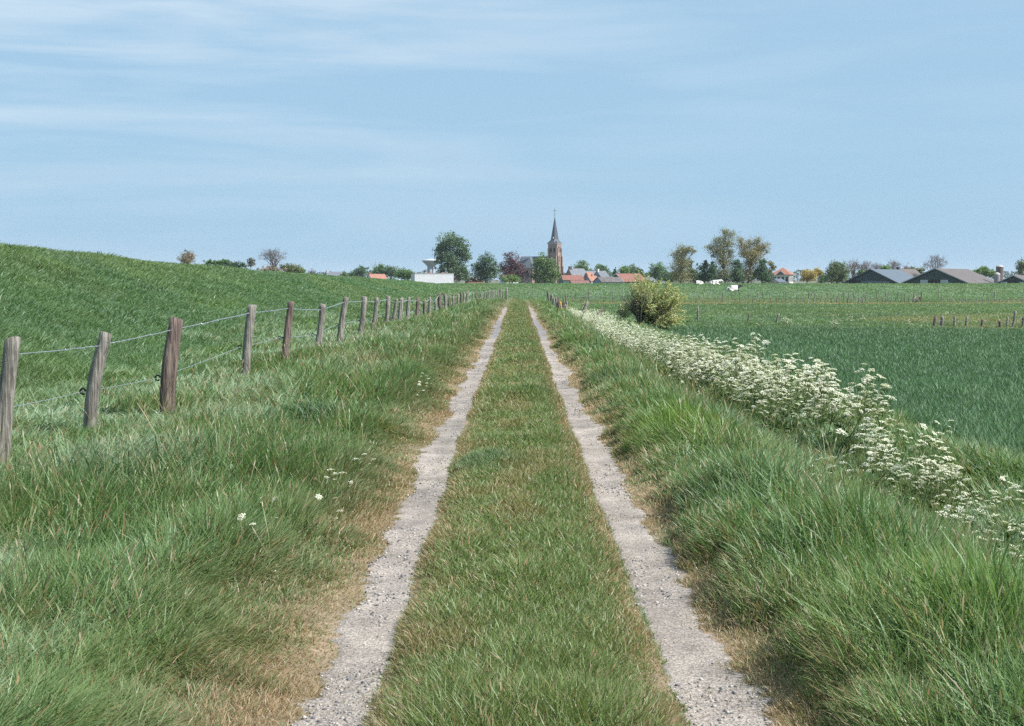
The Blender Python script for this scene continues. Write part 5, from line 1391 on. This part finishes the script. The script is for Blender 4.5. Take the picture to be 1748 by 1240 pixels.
for k in range(9):
    x, y = at_px(832 + rs2.uniform(0, 26), 518 + rs2.uniform(0, 20), .3)
    parsley(k % 8, x, min(y, 80), rs2.random() * 6, .42, 'tiny cow parsley in the far left verge where the fence nears the track', 'far left verge cow parsley')
for k in range(12):
    px = rs2.choice([1295, 1335, 1340, 1348, 1360, 1456, 1462, 1470, 1530, 1545, 1410, 1420]); 
    x, y = at_px(px + rs2.uniform(-8, 8), 552 + rs2.uniform(-8, 4), .6, 60)
    parsley(k % 8, x, y, rs2.random() * 6, .8, 'faint white cow parsley scattered in the meadow behind the crop', 'meadow cow parsley')

# dry stalk, curved, in the left verge
x, y = at_px(288, 800, .05)
ft = Vector((x, y, hz1(x, y)))
root = empty('dry_stalk', ft, 0, 'long bent straw-coloured stalk leaning left over the left verge', 'grass stalk')
DRY = mat('straw', (.46, .34, .22), .8, 4, .2, 0)
tp = PX(234, 688, y - .1) - ft; m1 = PX(262, 735, y - .1) - ft
MB().tube([(0, 0, 0), (m1 * .5 + Vector((.04, 0, 0))), m1, tp], [.0035, .003, .0025, .0015], 5, False).build('stem', DRY, root)
MB().tube([m1, m1.lerp(tp, .5) + Vector((0, 0, .01)), tp], [.002, .0045, .002], 5, False).build('seed_head', DRY, root)

# ------------------------------------------------------------------ cows
def cow(label, px, py, d, L_, face, patches, kind=0):
    """lying cow; body is one skinned mesh; face = +1 head to the right, -1 to the left"""
    p_ = PX(px, py, d); g_ = hz1(p_.x, d)
    root = empty('cow', (p_.x, d, g_), 0, label, 'cow', 'cows lying on the cross dike')
    k = L_ / 2.3
    J = [(-.95, .0, .42, .24), (-.55, 0, .52, .38), (0, 0, .54, .42), (.5, 0, .60, .36), (.85, 0, .78, .22), (1.10, 0, .98, .17), (1.32, 0, .90, .13), (1.5, 0, .76, .09)]
    V_ = [Vector((a_ * face, b_, c_)) * k for a_, b_, c_, r_ in J]; Rr = [r_ * k for *_, r_ in J]
    E = [(i_, i_ + 1) for i_ in range(len(J) - 1)]
    def add(pt, r_, par): V_.append(Vector((pt[0] * face, pt[1], pt[2])) * k); Rr.append(r_ * k); E.append((par, len(V_) - 1)); return len(V_) - 1
    a_ = add((.55, -.32, .25), .12, 3); b_ = add((.95, -.36, .12), .07, a_); add((.62, -.40, .06), .06, b_)
    a_ = add((-.55, -.40, .28), .17, 1); b_ = add((-.05, -.50, .12), .08, a_); add((-.5, -.52, .06), .06, b_)
    a_ = add((-1.12, 0, .36), .04, 0); add((-1.2, -.1, .08), .03, a_)
    for s_ in (-1, 1):
        add((1.08, s_ * .26, 1.00), .045, 5)
    me = bpy.data.meshes.new('body'); me.from_pydata(V_, E, []); me.update()
    ob = link('body', me, None, root)
    md = ob.modifiers.new('skin', 'SKIN'); 
    for i_, sv_ in enumerate(me.skin_vertices[0].data if me.skin_vertices else []): sv_.radius = (Rr[i_], Rr[i_]); sv_.use_root = (i_ == 2)
    ob.modifiers.new('sub', 'SUBSURF').levels = 2; ob.modifiers['sub'].render_levels = 2
    m = bpy.data.materials.new('cow_hide'); t, N, L = nodes(m)
    o = N('ShaderNodeOutputMaterial'); pb = N('ShaderNodeBsdfPrincipled'); pb.inputs['Roughness'].default_value = .8
    tc = N('ShaderNodeTexCoord'); n = N('ShaderNodeTexNoise'); n.inputs['Scale'].default_value = 1.7; n.inputs['Detail'].default_value = 2
    mp_ = N('ShaderNodeMapping'); mp_.inputs['Location'].default_value = patches; L(tc.outputs['Object'], mp_.inputs[0]); L(mp_.outputs[0], n.inputs['Vector'])
    r_ = N('ShaderNodeMapRange'); r_.inputs[1].default_value = .60; r_.inputs[2].default_value = .62; L(n.outputs['Fac'], r_.inputs[0])
    last = r_.outputs[0]
    sx_ = N('ShaderNodeSeparateXYZ'); L(tc.outputs['Object'], sx_.inputs[0])
    if kind == 1:    # dark head
        hd = N('ShaderNodeMath'); hd.operation = 'MULTIPLY'; hd.inputs[1].default_value = face; L(sx_.outputs['X'], hd.inputs[0])
        h2 = N('ShaderNodeMath'); h2.operation = 'GREATER_THAN'; h2.inputs[1].default_value = .62 * k; L(hd.outputs[0], h2.inputs[0])
        h3 = N('ShaderNodeMath'); h3.operation = 'MAXIMUM'; L(h2.outputs[0], h3.inputs[0]); L(last, h3.inputs[1]); last = h3.outputs[0]
    mx = N('ShaderNodeMix'); mx.data_type = 'RGBA'; mx.inputs[6].default_value = (.78, .74, .70, 1); mx.inputs[7].default_value = (.02, .02, .025, 1)
    L(last, mx.inputs[0]); L(mx.outputs[2], pb.inputs['Base Color']); L(pb.outputs[0], o.inputs[0]); me.materials.append(m)
    return root
def fix_skin():
    pass
cow('white cow with a dark patch, leftmost of the three lying on the dike', 1193, 487, 222, 1.7, -1, (3, 1, 0), 1)
cow('greyish white cow lying in the middle of the three on the dike', 1220, 486, 221, 2.1, 1, (7, 2, 5), 0)
cow('white cow with a black head, rightmost and nearest of the three on the dike', 1252, 491, 205, 2.3, 1, (0.4, 9, 2), 1)

# ------------------------------------------------------------------ thin summer haze
HAZE = .00008
hb = MB().box(-6000, 6000, -400, 7000, -3.2, 62)
ho = hb.build('haze', None)
hm = bpy.data.materials.new('haze_air'); t, N, L = nodes(hm)
o = N('ShaderNodeOutputMaterial'); pv = N('ShaderNodeVolumePrincipled'); pv.inputs['Color'].default_value = (.80, .90, 1, 1); pv.inputs['Density'].default_value = HAZE; pv.inputs['Anisotropy'].default_value = .1
L(pv.outputs[0], o.inputs['Volume']); hm.cycles.homogeneous_volume = True; ho.data.materials.append(hm); tag(ho, 'thin pale summer haze over the fields', 'haze', kind='stuff')
